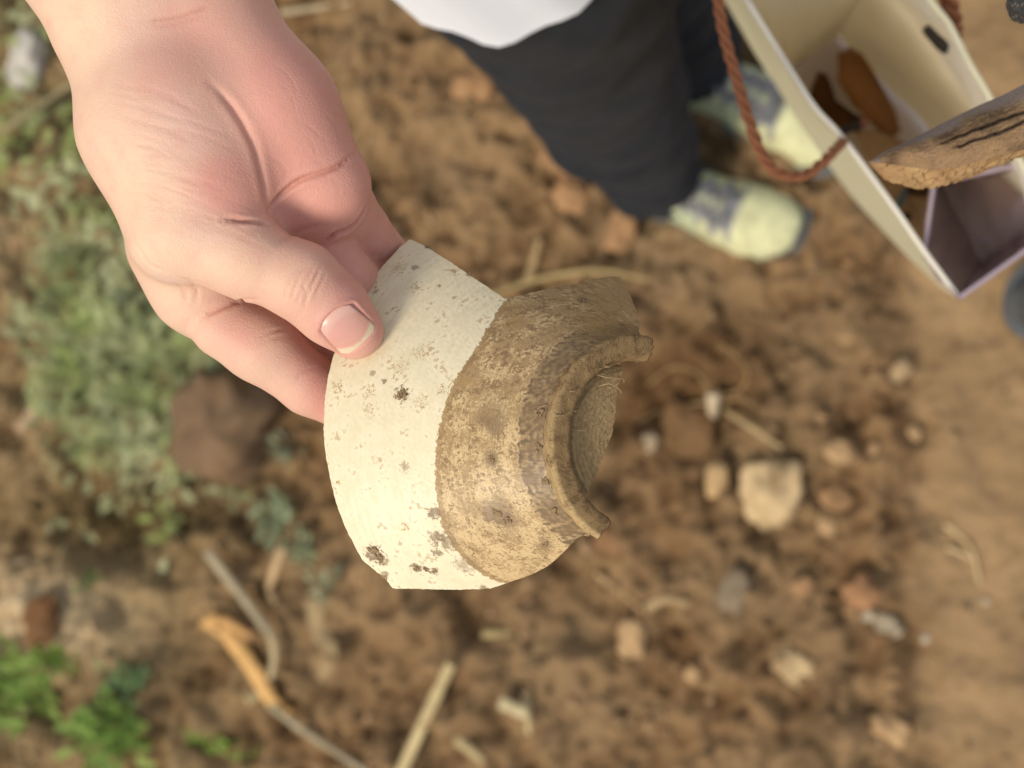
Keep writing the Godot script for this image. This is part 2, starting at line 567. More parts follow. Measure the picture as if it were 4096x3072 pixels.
func build_sticks() -> void:
	var straw := Color(0.46, 0.36, 0.19)
	var grey := Color(0.34, 0.28, 0.18)
	var g := "dry straws and twigs on the soil"
	var a := stick("twig", "grey broken twig with a bend, above the orange wood splinter", "twig", [[865, 2195], [1000, 2370], [1125, 2535]], 52, grey, g, 0.024)
	side_twig(a, "bent_end", [[1118, 2525], [1128, 2610], [1112, 2700]], 42, Color(0.40, 0.31, 0.18), 0.022)
	var b := stick("wood_splinter", "orange split piece of wood lower left, under the grey twig", "wood", [[845, 2470], [930, 2535], [1035, 2680], [1100, 2790], [1165, 2850]], 85, Color(0.58, 0.34, 0.13), g, 0.010, 0.6, 0.75)
	side_twig(b, "spur", [[900, 2470], [960, 2500], [1020, 2540]], 50, Color(0.50, 0.28, 0.11), 0.012)
	stick("twig", "short pale twig crossing under the orange wood splinter", "twig", [[995, 2800], [1040, 2770], [1085, 2740]], 42, Color(0.48, 0.38, 0.2), g, 0.006)
	stick("stalk", "long dry stalk running off the bottom edge from the wood splinter", "stalk", [[1090, 2815], [1230, 2920], [1400, 3030], [1560, 3140]], 30, grey, g, 0.008, 0.8, 0.9)
	stick("twig", "short kinked twig left of the fragment's bottom corner", "twig", [[1140, 2190], [1095, 2320], [1090, 2350], [1112, 2405]], 44, Color(0.44, 0.31, 0.17), g, 0.008)
	stick("straw", "straight straw standing out at bottom centre, running to the edge", "straw", [[1812, 2650], [1720, 2850], [1600, 3110]], 46, straw, g, 0.010, 0.5, 1.0)
	var w := stick("straw", "short white straw end with a bent piece, lower centre", "straw", [[2015, 2800], [2070, 2825], [2120, 2845]], 58, Color(0.44, 0.36, 0.21), g, 0.012, 0.6, 0.9)
	side_twig(w, "bent_piece", [[2110, 2770], [2118, 2850], [2125, 2930]], 40, straw, 0.009)
	stick("straw", "dull straw bit right of the straight straw, at the bottom", "straw", [[1830, 2955], [1890, 3000], [1940, 3045]], 50, Color(0.40, 0.31, 0.16), g)
	stick("straw", "flat pale straw lying behind the bowl fragment's top edge", "straw", [[1960, 1190], [2130, 1130], [2300, 1095], [2440, 1090], [2600, 1125]], 22, Color(0.36, 0.27, 0.125), g, 0.014, 0.35)
	stick("straw", "faint upright straw above the bowl fragment's notch", "straw", [[2120, 1130], [2145, 1040], [2165, 960]], 40, Color(0.32, 0.22, 0.11), g, 0.010, 0.35)
	stick("stalk", "pale dry stalk pointing down right from the twig crown", "stalk", [[2905, 1640], [3010, 1710], [3130, 1790]], 26, Color(0.40, 0.29, 0.15), g, 0.012)
	var r := stick("root_crown", "whitish stub of a plant with roots spreading around it", "plant", [[2865, 1570, 0.02], [2862, 1620, 0.012], [2855, 1665, 0.002]], 64, Color(0.44, 0.35, 0.23), g, 0.010, 0.8, 0.6)
	side_twig(r, "root", [[2840, 1610], [2740, 1620], [2640, 1645], [2550, 1690]], 9, Color(0.40, 0.28, 0.13), 0.014)
	side_twig(r, "root", [[2850, 1580], [2800, 1500], [2700, 1470], [2600, 1540]], 9, Color(0.36, 0.24, 0.11), 0.014)
	side_twig(r, "root", [[2880, 1585], [2960, 1560], [2995, 1500], [2960, 1440], [2880, 1370]], 9, Color(0.36, 0.23, 0.10), 0.014)
	side_twig(r, "root", [[2890, 1600], [2980, 1600], [3040, 1640]], 9, Color(0.34, 0.22, 0.10), 0.012)
	stick("dry_grass", "dry curved grass blade on the smooth path at the right", "grass blade", [[3775, 2095], [3850, 2155], [3895, 2230], [3915, 2330]], 18, Color(0.48, 0.35, 0.18), g, 0.008, 0.3)
	stick("dry_grass", "short dry blade beside the curved one on the path", "grass blade", [[3785, 2190], [3830, 2205], [3880, 2235]], 16, Color(0.50, 0.37, 0.20), g, 0.008, 0.3)
	stick("straw", "thin straw slanting below the fragment's right bottom edge", "straw", [[2385, 2290], [2480, 2365], [2570, 2440]], 28, Color(0.34, 0.22, 0.11), g)
	stick("straw", "arched pale straw right of the slanting thin one", "straw", [[2590, 2430], [2670, 2390], [2760, 2410]], 40, Color(0.36, 0.25, 0.13), g, 0.012, 0.4)
	stick("straw", "wide flattened pale straw left of the bottom centre", "straw", [[1262, 2390], [1290, 2520], [1330, 2600], [1300, 2720]], 90, Color(0.30, 0.215, 0.115), g, 0.006, 0.2)
	stick("straw", "small pale straw below the fragment, centre", "straw", [[1935, 2535], [2000, 2530], [2060, 2525]], 36, Color(0.36, 0.27, 0.13), g)
	stick("stalk", "pale stalk at the far top, between wrist and shirt", "stalk", [[1140, 60], [1280, 40], [1420, 20]], 26, Color(0.40, 0.32, 0.2), g, 0.012)
	stick("straw", "thin straw at the far left above the sandy mound", "straw", [[0, 2280], [60, 2250], [120, 2235]], 30, Color(0.36, 0.27, 0.17), g)
	stick("twig", "slim grey twig among the plants left of the wrist", "twig", [[20, 560], [160, 480], [300, 380], [420, 300]], 30, Color(0.27, 0.22, 0.12), g, 0.03)

# ---------- plants ----------
func leaf_mesh(long: float, pairs: int, wide: float, mat: Material) -> ArrayMesh:
	var v := PackedVector3Array()
	var ix := PackedInt32Array()
	var n := PackedVector3Array()
	var blade := func(a: Vector3, b: Vector3, w: float):
		var dir := (b - a)
		var side := dir.cross(Vector3.UP).normalized() * w
		var s := v.size()
		v.append_array([a, a + dir * 0.55 + side + Vector3(0, 0.1 * w, 0), b, a + dir * 0.55 - side + Vector3(0, 0.1 * w, 0), a + dir * 0.55 - Vector3(0, 0.4 * w, 0)])
		for k in 5:
			n.append(Vector3.UP)
		ix.append_array([s, s + 1, s + 4, s + 1, s + 2, s + 4, s + 2, s + 3, s + 4, s + 3, s, s + 4])
	var bend := func(t: float): return Vector3(0, long * (0.5 * t - 0.45 * t * t), long * t)
	blade.call(bend.call(0.0), bend.call(1.0), long * 0.05)
	for k in pairs:
		var t := 0.25 + 0.65 * k / pairs
		for s in [-1.0, 1.0]:
			var a: Vector3 = bend.call(t)
			blade.call(a, a + Vector3(s * wide * (1.0 - 0.5 * t), long * 0.08, long * 0.22), long * 0.045)
	var m := make_mesh(v, ix, {"n": smooth_normals(v, ix)})
	m.surface_set_material(0, mat)
	return m

func build_plants() -> void:
	var leafy := paint(Color.WHITE, 0.65, {"vc": true, "spec": 0.3})
	leafy.backlight_enabled = true
	leafy.backlight = Color(0.5, 0.6, 0.35)
	var blobs := [[140, 120, 130, 0.5], [60, 420, 140, 0.5], [120, 780, 110, 0.4], [130, 1250, 100, 0.3], [330, 430, 110, 0.4], [220, 600, 150, 0.6], [440, 760, 130, 0.8], [370, 980, 140, 0.9], [560, 1130, 230, 1.3], [400, 1300, 200, 1.2], [700, 1340, 210, 1.3], [500, 1540, 250, 1.5], [840, 1480, 130, 0.8], [300, 1590, 100, 0.5], [650, 1720, 200, 1.1], [380, 1830, 110, 0.6], [770, 1900, 80, 0.5], [560, 1950, 100, 0.3], [300, 2080, 80, 0.35], [700, 2130, 80, 0.5], [1010, 1960, 60, 0.4], [640, 60, 0, 0.0]]
	var spots := []
	for b in blobs:
		var count := int(b[2] * b[2] * 0.0095 * b[3])
		for k in count:
			var r: float = b[2] * sqrt(rng.randf()) * 1.1
			var a := rng.randf() * TAU
			var gap := noise_a.get_noise_2d((b[0] + r * cos(a)) * 1.1, (b[1] + r * sin(a)) * 0.9)
			if gap < -0.02 and rng.randf() < 0.8:
				continue
			spots.append([b[0] + r * cos(a), b[1] + r * sin(a), b[3]])
	var mm := MultiMesh.new()
	mm.transform_format = MultiMesh.TRANSFORM_3D
	mm.use_colors = true
	mm.mesh = leaf_mesh(0.024, 4, 0.006, leafy)
	mm.instance_count = spots.size()
	for k in spots.size():
		var s = spots[k]
		var p := on_ground(s[0], s[1])
		p.y = soil_height(p.x, p.z) + rng.randf() * rng.randf() * 0.035 * s[2] + 0.002
		var b := Basis.from_euler(Vector3(rng.randf_range(-0.9, 0.35), rng.randf() * TAU, rng.randf_range(-0.5, 0.5)), EULER_ORDER_YXZ) * Basis.from_scale(Vector3.ONE * rng.randf_range(0.5, 1.25))
		mm.set_instance_transform(k, Transform3D(b, p))
		var t := noise_a.get_noise_2d(p.x * 500.0, p.z * 500.0) + rng.randf_range(-0.25, 0.25)
		var c := mix3(Color(0.30, 0.33, 0.15), Color(0.64, 0.64, 0.40), 0.4 + t)
		c = mix3(c, Color(0.38, 0.46, 0.14), noise_a.get_noise_2d(p.x * 900.0 + 99.0, p.z * 900.0) * 2.0 - 0.25 + 0.5 * smoothstep(1000.0, 500.0, s[1]))
		if rng.randf() < 0.05:
			c = Color(0.35, 0.30, 0.13)
		c.a = 1.0
		mm.set_instance_color(k, c)
	var o := MultiMeshInstance3D.new()
	o.name = "ground_cover"
	o.multimesh = mm
	o.set_meta("kind", "stuff")
	o.set_meta("label", "grey-green feathery weeds carpeting the soil on the left")
	o.set_meta("category", "weeds")
	add_child(o, true)
	# single plants
	sprig("grass_tuft", "bright green feathery tuft at the left edge, lower of the photo", "grass", 70, 2750, 150, 130, Color(0.31, 0.41, 0.12), leafy, "bright green tufts lower left", 0.034)
	sprig("grass_tuft", "bright green tuft at the bottom, right of the left-edge tuft", "grass", 440, 2930, 125, 100, Color(0.25, 0.36, 0.095), leafy, "bright green tufts lower left", 0.034)
	sprig("grass_tuft", "small green tuft above the left-edge tuft, beside the sandy mound", "grass", 215, 2620, 80, 50, Color(0.17, 0.30, 0.05), leafy, "bright green tufts lower left", 0.022)
	sprig("seedling", "small bluish-green seedling right of the bright tufts", "seedling", 540, 2700, 75, 36, Color(0.19, 0.29, 0.13), leafy, "seedlings on the soil", 0.026)
	sprig("seedling", "tiny green seedling on the rim of the sandy mound", "seedling", 360, 2325, 38, 14, Color(0.20, 0.30, 0.11), leafy, "seedlings on the soil", 0.018)
	sprig("seedling", "tiny light green seedling near the bottom, left of the long stalk", "seedling", 850, 2950, 50, 18, Color(0.20, 0.33, 0.06), leafy, "seedlings on the soil", 0.018)
	sprig("seedling", "pale grey-green rosette left of the bowl fragment's lower side", "seedling", 1130, 2060, 75, 60, Color(0.30, 0.34, 0.21), leafy, "seedlings on the soil", 0.024)
	sprig("seedling", "pale rosette touching the lower left of the bigger grey-green one", "seedling", 1205, 2200, 60, 36, Color(0.32, 0.35, 0.21), leafy, "seedlings on the soil", 0.020)
	sprig("seedling", "sparse pale sprig under the bowl fragment's lower left edge", "seedling", 1310, 2320, 60, 28, Color(0.30, 0.31, 0.20), leafy, "seedlings on the soil", 0.020)
	sprig("seedling", "yellow-green seedling at the bottom, beside the tiny light one", "seedling", 970, 3010, 50, 16, Color(0.24, 0.33, 0.08), leafy, "seedlings on the soil", 0.018)
	sprig("seedling", "grey-green sprig right of the biggest brown stone", "seedling", 1150, 1800, 50, 24, Color(0.27, 0.30, 0.20), leafy, "seedlings on the soil", 0.02)

func sprig(called: String, label: String, category: String, px: float, py: float, rpx: float, count: int, col: Color, mat: Material, group: String, long: float) -> void:
	var at := soil_point(px, py)
	var base := thing(called, label, category, at, group)
	var s := at.distance_to(cam_pos) / F_PX
	var proto := leaf_mesh(long, 6, long * 0.16, mat).surface_get_arrays(0)
	var pv: PackedVector3Array = proto[Mesh.ARRAY_VERTEX]
	var pn: PackedVector3Array = proto[Mesh.ARRAY_NORMAL]
	var pi: PackedInt32Array = proto[Mesh.ARRAY_INDEX]
	var v := PackedVector3Array()
	var n := PackedVector3Array()
	var ix := PackedInt32Array()
	var c := PackedColorArray()
	for k in count:
		var a := rng.randf() * TAU
		var r := rpx * s * sqrt(rng.randf())
		var p := at + Vector3(r * cos(a), 0.0, r * sin(a))
		p.y = soil_height(p.x, p.z) + rng.randf() * 0.5 * long
		var b := Basis.from_euler(Vector3(rng.randf_range(-1.1, 0.1), rng.randf() * TAU, 0), EULER_ORDER_YXZ) * Basis.from_scale(Vector3.ONE * rng.randf_range(0.6, 1.2))
		var tint := col * rng.randf_range(0.65, 1.45)
		tint.a = 1.0
		var st := v.size()
		for j in pv.size():
			v.append(p + b * pv[j])
			n.append((b * pn[j]).normalized())
			c.append(tint)
		for j in range(0, pi.size(), 3):
			ix.append_array([st + pi[j], st + pi[j + 2], st + pi[j + 1]])
	var o := put("leaves", base, v, ix, mat, {"n": n, "c": c})
	o.set_meta("kind", "stuff")
	var stem := tube(PackedVector3Array([at - Vector3(0, 0.01, 0), at + Vector3(0, long * 0.3, 0), at + Vector3(0.002, long * 0.55, 0.001)]), func(k): return 0.0016 - 0.0008 * k, 6)
	put("stem", base, stem[0], stem[1], paint(col * 0.9, 0.7))

# ---------- smooth bodies: tapered bones joined by a smooth minimum, meshed as surface nets ----------
class Flesh:
	var a := PackedVector3Array()
	var ba := PackedVector3Array()
	var inv := PackedFloat32Array()
	var r1 := PackedFloat32Array()
	var dr := PackedFloat32Array()
	var k := PackedFloat32Array()
	var sq := PackedVector3Array()      # squash axis (unit) * (1/scale - 1); zero for round
	var lo := Vector3.INF
	var hi := -Vector3.INF
	var block_lists := {}
	var block := 12.0
	var v := PackedVector3Array()
	var quads := PackedInt32Array()

	func bone(p: Vector3, q: Vector3, ra: float, rb: float, kk: float, squash := Vector3.ZERO) -> void:
		a.append(p)
		ba.append(q - p)
		inv.append(1.0 / maxf((q - p).length_squared(), 1e-9))
		r1.append(ra)
		dr.append(rb - ra)
		k.append(kk)
		sq.append(squash)
		var m := maxf(ra, rb) + 4.0 * kk / 4.0
		lo = lo.min(p - Vector3.ONE * m).min(q - Vector3.ONE * m)
		hi = hi.max(p + Vector3.ONE * m).max(q + Vector3.ONE * m)

	func one(i: int, p: Vector3) -> float:
		var w := p - a[i]
		var t := clampf(w.dot(ba[i]) * inv[i], 0.0, 1.0)
		w -= ba[i] * t
		var s := sq[i]
		if s != Vector3.ZERO:
			w += s * w.dot(s) / s.length()
		return w.length() - r1[i] - dr[i] * t

	func dist(p: Vector3, list: PackedInt32Array) -> float:
		var d := 1e9
		for i in list:
			var w := p - a[i]
			var t := clampf(w.dot(ba[i]) * inv[i], 0.0, 1.0)
			w -= ba[i] * t
			var s := sq[i]
			if s != Vector3.ZERO:
				w += s * w.dot(s) / s.length()
			var e := w.length() - r1[i] - dr[i] * t
			var kk := k[i]
			var h := kk - absf(d - e)
			d = minf(d, e)
			if h > 0.0:
				d -= h * h * 0.25 / kk
		return d

	func list_at(p: Vector3) -> PackedInt32Array:
		var key := Vector3i(((p - lo) / block).floor())
		if not block_lists.has(key):
			var c := lo + (Vector3(key) + Vector3.ONE * 0.5) * block
			var reach := block * 0.87
			var ds := PackedFloat32Array()
			var least := 1e9
			for i in a.size():
				var e := one(i, c)
				ds.append(e)
				least = minf(least, e)
			var out := PackedInt32Array()
			for i in a.size():
				if ds[i] < least + 2.0 * reach + k[i] + 6.0:
					out.append(i)
			block_lists[key] = out
		return block_lists[key]

	func at(p: Vector3) -> float:
		return dist(p, list_at(p))

	func slope(p: Vector3, list: PackedInt32Array, e := 0.25) -> Vector3:
		var g := Vector3(1, -1, -1) * dist(p + Vector3(e, -e, -e), list) + Vector3(-1, -1, 1) * dist(p + Vector3(-e, -e, e), list)
		g += Vector3(-1, 1, -1) * dist(p + Vector3(-e, e, -e), list) + Vector3(1, 1, 1) * dist(p + Vector3(e, e, e), list)
		return g.normalized()

	func build(cell: float, per_block := 4) -> void:
		block = cell * per_block
		block_lists.clear()
		lo -= Vector3.ONE * cell * 2.0
		hi += Vector3.ONE * cell * 2.0
		var nb := Vector3i(((hi - lo) / block).ceil())
		var n := nb * per_block + Vector3i.ONE
		var val := PackedFloat32Array()
		val.resize(n.x * n.y * n.z)
		val.fill(1e3)
		var live := []
		for bz in nb.z:
			for by in nb.y:
				for bx in nb.x:
					var c := lo + (Vector3(bx, by, bz) + Vector3.ONE * 0.5) * block
					var list := list_at(c)
					var d := dist(c, list)
					var far := absf(d) > block * 1.6
					if not far:
						live.append(Vector3i(bx, by, bz))
					for k_ in per_block + (1 if bz == nb.z - 1 else 0):
						for j in per_block + (1 if by == nb.y - 1 else 0):
							var row := ((bz * per_block + k_) * n.y + by * per_block + j) * n.x + bx * per_block
							var p := lo + Vector3(bx * per_block, by * per_block + j, bz * per_block + k_) * cell
							for i in per_block + (1 if bx == nb.x - 1 else 0):
								val[row + i] = d if far else dist(p + Vector3(i * cell, 0, 0), list)
		var where := {}
		var sx := 1
		var sy := n.x
		var sz := n.x * n.y
		var corner := [0, sx, sy, sx + sy, sz, sx + sz, sy + sz, sx + sy + sz]
		var edges := [[0, 1], [2, 3], [4, 5], [6, 7], [0, 2], [1, 3], [4, 6], [5, 7], [0, 4], [1, 5], [2, 6], [3, 7]]
		var offs := [Vector3(0, 0, 0), Vector3(1, 0, 0), Vector3(0, 1, 0), Vector3(1, 1, 0), Vector3(0, 0, 1), Vector3(1, 0, 1), Vector3(0, 1, 1), Vector3(1, 1, 1)]
		for b in live:
			for k_ in per_block:
				for j in per_block:
					for i in per_block:
						var x: int = b.x * per_block + i
						var y: int = b.y * per_block + j
						var z: int = b.z * per_block + k_
						var base := (z * n.y + y) * n.x + x
						var first := val[base] < 0.0
						var mixed := false
						for q in 7:
							if (val[base + corner[q + 1]] < 0.0) != first:
								mixed = true
								break
						if not mixed:
							continue
						var sum := Vector3.ZERO
						var cnt := 0
						for e in edges:
							var u := val[base + corner[e[0]]]
							var w := val[base + corner[e[1]]]
							if (u < 0.0) != (w < 0.0):
								sum += (offs[e[0]] as Vector3).lerp(offs[e[1]], u / (u - w))
								cnt += 1
						where[base] = v.size()
						v.append(lo + (Vector3(x, y, z) + sum / cnt) * cell)
		for base in where:
			for ax in [[sx, sy, sz], [sy, sz, sx], [sz, sx, sy]]:
				var u := val[base] < 0.0
				var w := val[base + ax[0]] < 0.0
				if u == w:
					continue
				var c1: int = base - ax[1]
				var c2: int = base - ax[1] - ax[2]
				var c3: int = base - ax[2]
				if not (where.has(c1) and where.has(c2) and where.has(c3)):
					continue
				if u:
					quads.append_array([where[base], where[c1], where[c2], where[c3]])
				else:
					quads.append_array([where[base], where[c3], where[c2], where[c1]])
		settle(2)

	func settle(times: int) -> void:
		for i in v.size():
			var p := v[i]
			var list := list_at(p)
			for t in times:
				p -= slope(p, list) * dist(p, list)
			v[i] = p

	func refine() -> void:
		var mids := {}
		var out := PackedInt32Array()
		var total := v.size()
		for q in range(0, quads.size(), 4):
			var m := [0, 0, 0, 0]
			var c := Vector3.ZERO
			for e in 4:
				var s := quads[q + e]
				var t := quads[q + (e + 1) % 4]
				c += v[s]
				var key := mini(s, t) * 1000003 + maxi(s, t)
				if not mids.has(key):
					mids[key] = v.size()
					v.append((v[s] + v[t]) * 0.5)
				m[e] = mids[key]
			var cc := v.size()
			v.append(c * 0.25)
			for e in 4:
				out.append_array([quads[q + e], m[e], cc, m[(e + 3) % 4]])
		quads = out
		for i in range(total, v.size()):
			var p := v[i]
			var list := list_at(p)
			p -= slope(p, list) * dist(p, list)
			p -= slope(p, list) * dist(p, list)
			v[i] = p

	func triangles() -> PackedInt32Array:
		var ix := PackedInt32Array()
		for q in range(0, quads.size(), 4):
			var d1 := v[quads[q]].distance_squared_to(v[quads[q + 2]])
			var d2 := v[quads[q + 1]].distance_squared_to(v[quads[q + 3]])
			if d1 < d2:
				ix.append_array([quads[q], quads[q + 1], quads[q + 2], quads[q], quads[q + 2], quads[q + 3]])
			else:
				ix.append_array([quads[q], quads[q + 1], quads[q + 3], quads[q + 1], quads[q + 2], quads[q + 3]])
		return ix

	# first point of the surface along a ray
	func strike(from: Vector3, dir: Vector3, start: float, stop: float) -> Vector3:
		var t := start
		for i in 90:
			var p := from + dir * t
			var d := at(p)
			if d < 0.04:
				return p
			t += maxf(d * 0.8, 0.04)
			if t > stop:
				break
		return Vector3.INF

# the hand is laid out in millimetres in axes parallel to the picture: x right, y up, z towards the eye
func mm_px(px: float, py: float, w := 0.0) -> Vector3:
	var d := 420.0 - w
	return Vector3((px - 2048.0) / F_PX * d, -(py - 1536.0) / F_PX * d, -d)

func mm_world(p: Vector3) -> Vector3:
	return cam_pos + (ax_r * p.x + ax_u * p.y - ax_f * p.z) * 0.001

func mm_turn(n: Vector3) -> Vector3:
	return ax_r * n.x + ax_u * n.y - ax_f * n.z

# ---------- the bowl fragment ----------
var sh_c: Vector3
var sh_a: Vector3
var sh_1: Vector3
var sh_2: Vector3
const WALL := [[29.6, 4.6], [30.8, 5.8], [33.4, 8.8], [34.4, 9.6], [44.0, 22.0], [49.7, 30.5], [56.0, 40.0], [62.0, 48.5], [66.5, 55.0], [70.2, 61.4], [75.0, 72.0], [79.0, 84.0]]

func wall_r(h: float) -> float:
	for k in WALL.size() - 1:
		if h <= WALL[k + 1][1]:
			return lerpf(WALL[k][0], WALL[k + 1][0], clampf((h - WALL[k][1]) / (WALL[k + 1][1] - WALL[k][1]), 0.0, 1.0))
	return WALL[-1][0]

func wall_r_smooth(h: float) -> float:
	return (wall_r(h - 1.0) + wall_r(h - 0.5) + wall_r(h) + wall_r(h + 0.5) + wall_r(h + 1.0)) * 0.2

func sherd_axes() -> void:
	sh_c = Vector3((2559.0 - 2048.0) / F_PX * 410.0, -(1765.0 - 1536.0) / F_PX * 410.0, -410.0)
	var t := 0.5746
	var az := -0.0743
	sh_a = Vector3(-sin(t) * cos(az), sin(t) * sin(az), -cos(t))
	sh_1 = (Vector3(-1, 0, 0) - sh_a * Vector3(-1, 0, 0).dot(sh_a)).normalized()
	sh_2 = sh_a.cross(sh_1)

func sherd_at(deg: float, r: float, h: float) -> Vector3:
	var t := deg_to_rad(deg)
	return sh_c + sh_a * h + (sh_1 * cos(t) + sh_2 * sin(t)) * r

# where the line of sight through a picture point meets the bowl's wall: (degrees, height)
func wall_hit(px: float, py: float) -> Vector2:
	var dir := Vector3((px - 2048.0) / F_PX, -(py - 1536.0) / F_PX, -1.0)
	var was := 0.0
	var d := 360.0
	while d < 520.0:
		var x := dir * d - sh_c
		var h := x.dot(sh_a)
		if h > 4.8 and h < 84.0:
			var flat := x - sh_a * h
			var g := wall_r(h) - flat.length()
			if was < 0.0 and g >= 0.0:
				return Vector2(rad_to_deg(atan2(flat.dot(sh_2), flat.dot(sh_1))), h)
			was = g
		else:
			was = 0.0
		d += 0.3
	return Vector2.INF

# fills an outline in a flat parameter plane with small cells and lifts them with a map
func patch(outline: PackedVector2Array, cell: Vector2, map: Callable, flip := false) -> Array:
	var lo := outline[0]
	var hi := outline[0]
	for p in outline:
		lo = lo.min(p)
		hi = hi.max(p)
	var nx := int(ceil((hi.x - lo.x) / cell.x)) + 1
	var ny := int(ceil((hi.y - lo.y) / cell.y)) + 1
	var inside := PackedByteArray()
	inside.resize((nx + 1) * (ny + 1))
	for j in ny + 1:
		for i in nx + 1:
			inside[j * (nx + 1) + i] = 1 if Geometry2D.is_point_in_polygon(lo + Vector2(i, j) * cell, outline) else 0
	var v := PackedVector3Array()
	var uv := PackedVector2Array()
	var n := PackedVector3Array()
	var ix := PackedInt32Array()
	var index := {}
	var vertex := func(q: Vector2) -> int:
		var key := Vector2i((q * 4000.0).round())
		if index.has(key):
			return index[key]
		var p: Vector3 = map.call(q)
		var du: Vector3 = map.call(q + Vector2(cell.x * 0.5, 0)) - map.call(q - Vector2(cell.x * 0.5, 0))
		var dv: Vector3 = map.call(q + Vector2(0, cell.y * 0.5)) - map.call(q - Vector2(0, cell.y * 0.5))
		index[key] = v.size()
		v.append(p)
		uv.append(q)
		var m := du.cross(dv).normalized()
		n.append(-m if flip else m)
		return index[key]
	for j in ny:
		for i in nx:
			var s := inside[j * (nx + 1) + i] + inside[j * (nx + 1) + i + 1] + inside[(j + 1) * (nx + 1) + i] + inside[(j + 1) * (nx + 1) + i + 1]
			var o := lo + Vector2(i, j) * cell
			var box := PackedVector2Array([o, o + Vector2(cell.x, 0), o + cell, o + Vector2(0, cell.y)])
			var pieces := [box]
			if s == 0:
				continue
			if s < 4:
				pieces = Geometry2D.intersect_polygons(box, outline)
			for piece in pieces:
				if piece.size() < 3:
					continue
				var area := 0.0
				for k in piece.size():
					area += piece[k].cross(piece[(k + 1) % piece.size()])
				if area < 0.0:
					piece.reverse()
				var ids := []
				for q in piece:
					ids.append(vertex.call(q))
				for k in range(1, ids.size() - 1):
					if flip:
						ix.append_array([ids[0], ids[k + 1], ids[k]])
					else:
						ix.append_array([ids[0], ids[k], ids[k + 1]])
	return [v, ix, n, uv]

func densify(outline: PackedVector2Array, step: Vector2, jag := 0.0) -> PackedVector2Array:
	var out := PackedVector2Array()
	for k in outline.size():
		var a := outline[k]
		var b := outline[(k + 1) % outline.size()]
		var n := maxi(1, int(ceil(((b - a) / step).length())))
		for j in n:
			var p := a.lerp(b, float(j) / n)
			if jag > 0.0 and (k > 0 or j > 0):
				p += Vector2(noise_b.get_noise_2d(p.x * 1.7, p.y * 1.7), noise_b.get_noise_2d(p.x * 1.7 + 50.0, p.y * 1.7)) * step * jag
			out.append(p)
	return out

# the broken edge: a strip between the outline on two maps
func edge_strip(outline: PackedVector2Array, map_a: Callable, map_b: Callable, flip := false, rough := 0.5) -> Array:
	var v := PackedVector3Array()
	var rows := 5
	var n := outline.size()
	for k in rows:
		for q in outline:
			var t := float(k) / (rows - 1)
			var p: Vector3 = map_a.call(q).lerp(map_b.call(q), t)
			if k > 0 and k < rows - 1:
				p += Vector3(noise_b.get_noise_3d(p.x, p.y, p.z), noise_b.get_noise_3d(p.x + 30.0, p.y, p.z), noise_b.get_noise_3d(p.x, p.y + 30.0, p.z)) * rough
			v.append(p)
	var ix := grid_ix(rows, n, true)
	if flip:
		ix.reverse()
	return [v, ix]

func to_world(list: PackedVector3Array) -> PackedVector3Array:
	var out := PackedVector3Array()
	out.resize(list.size())
	for k in list.size():
		out[k] = mm_world(list[k])
	return out

func to_world_n(list: PackedVector3Array) -> PackedVector3Array:
	var out := PackedVector3Array()
	out.resize(list.size())
	for k in list.size():
		out[k] = mm_turn(list[k])
	return out

const U0 := -68.0
const U1 := 128.0
const V1 := 86.0

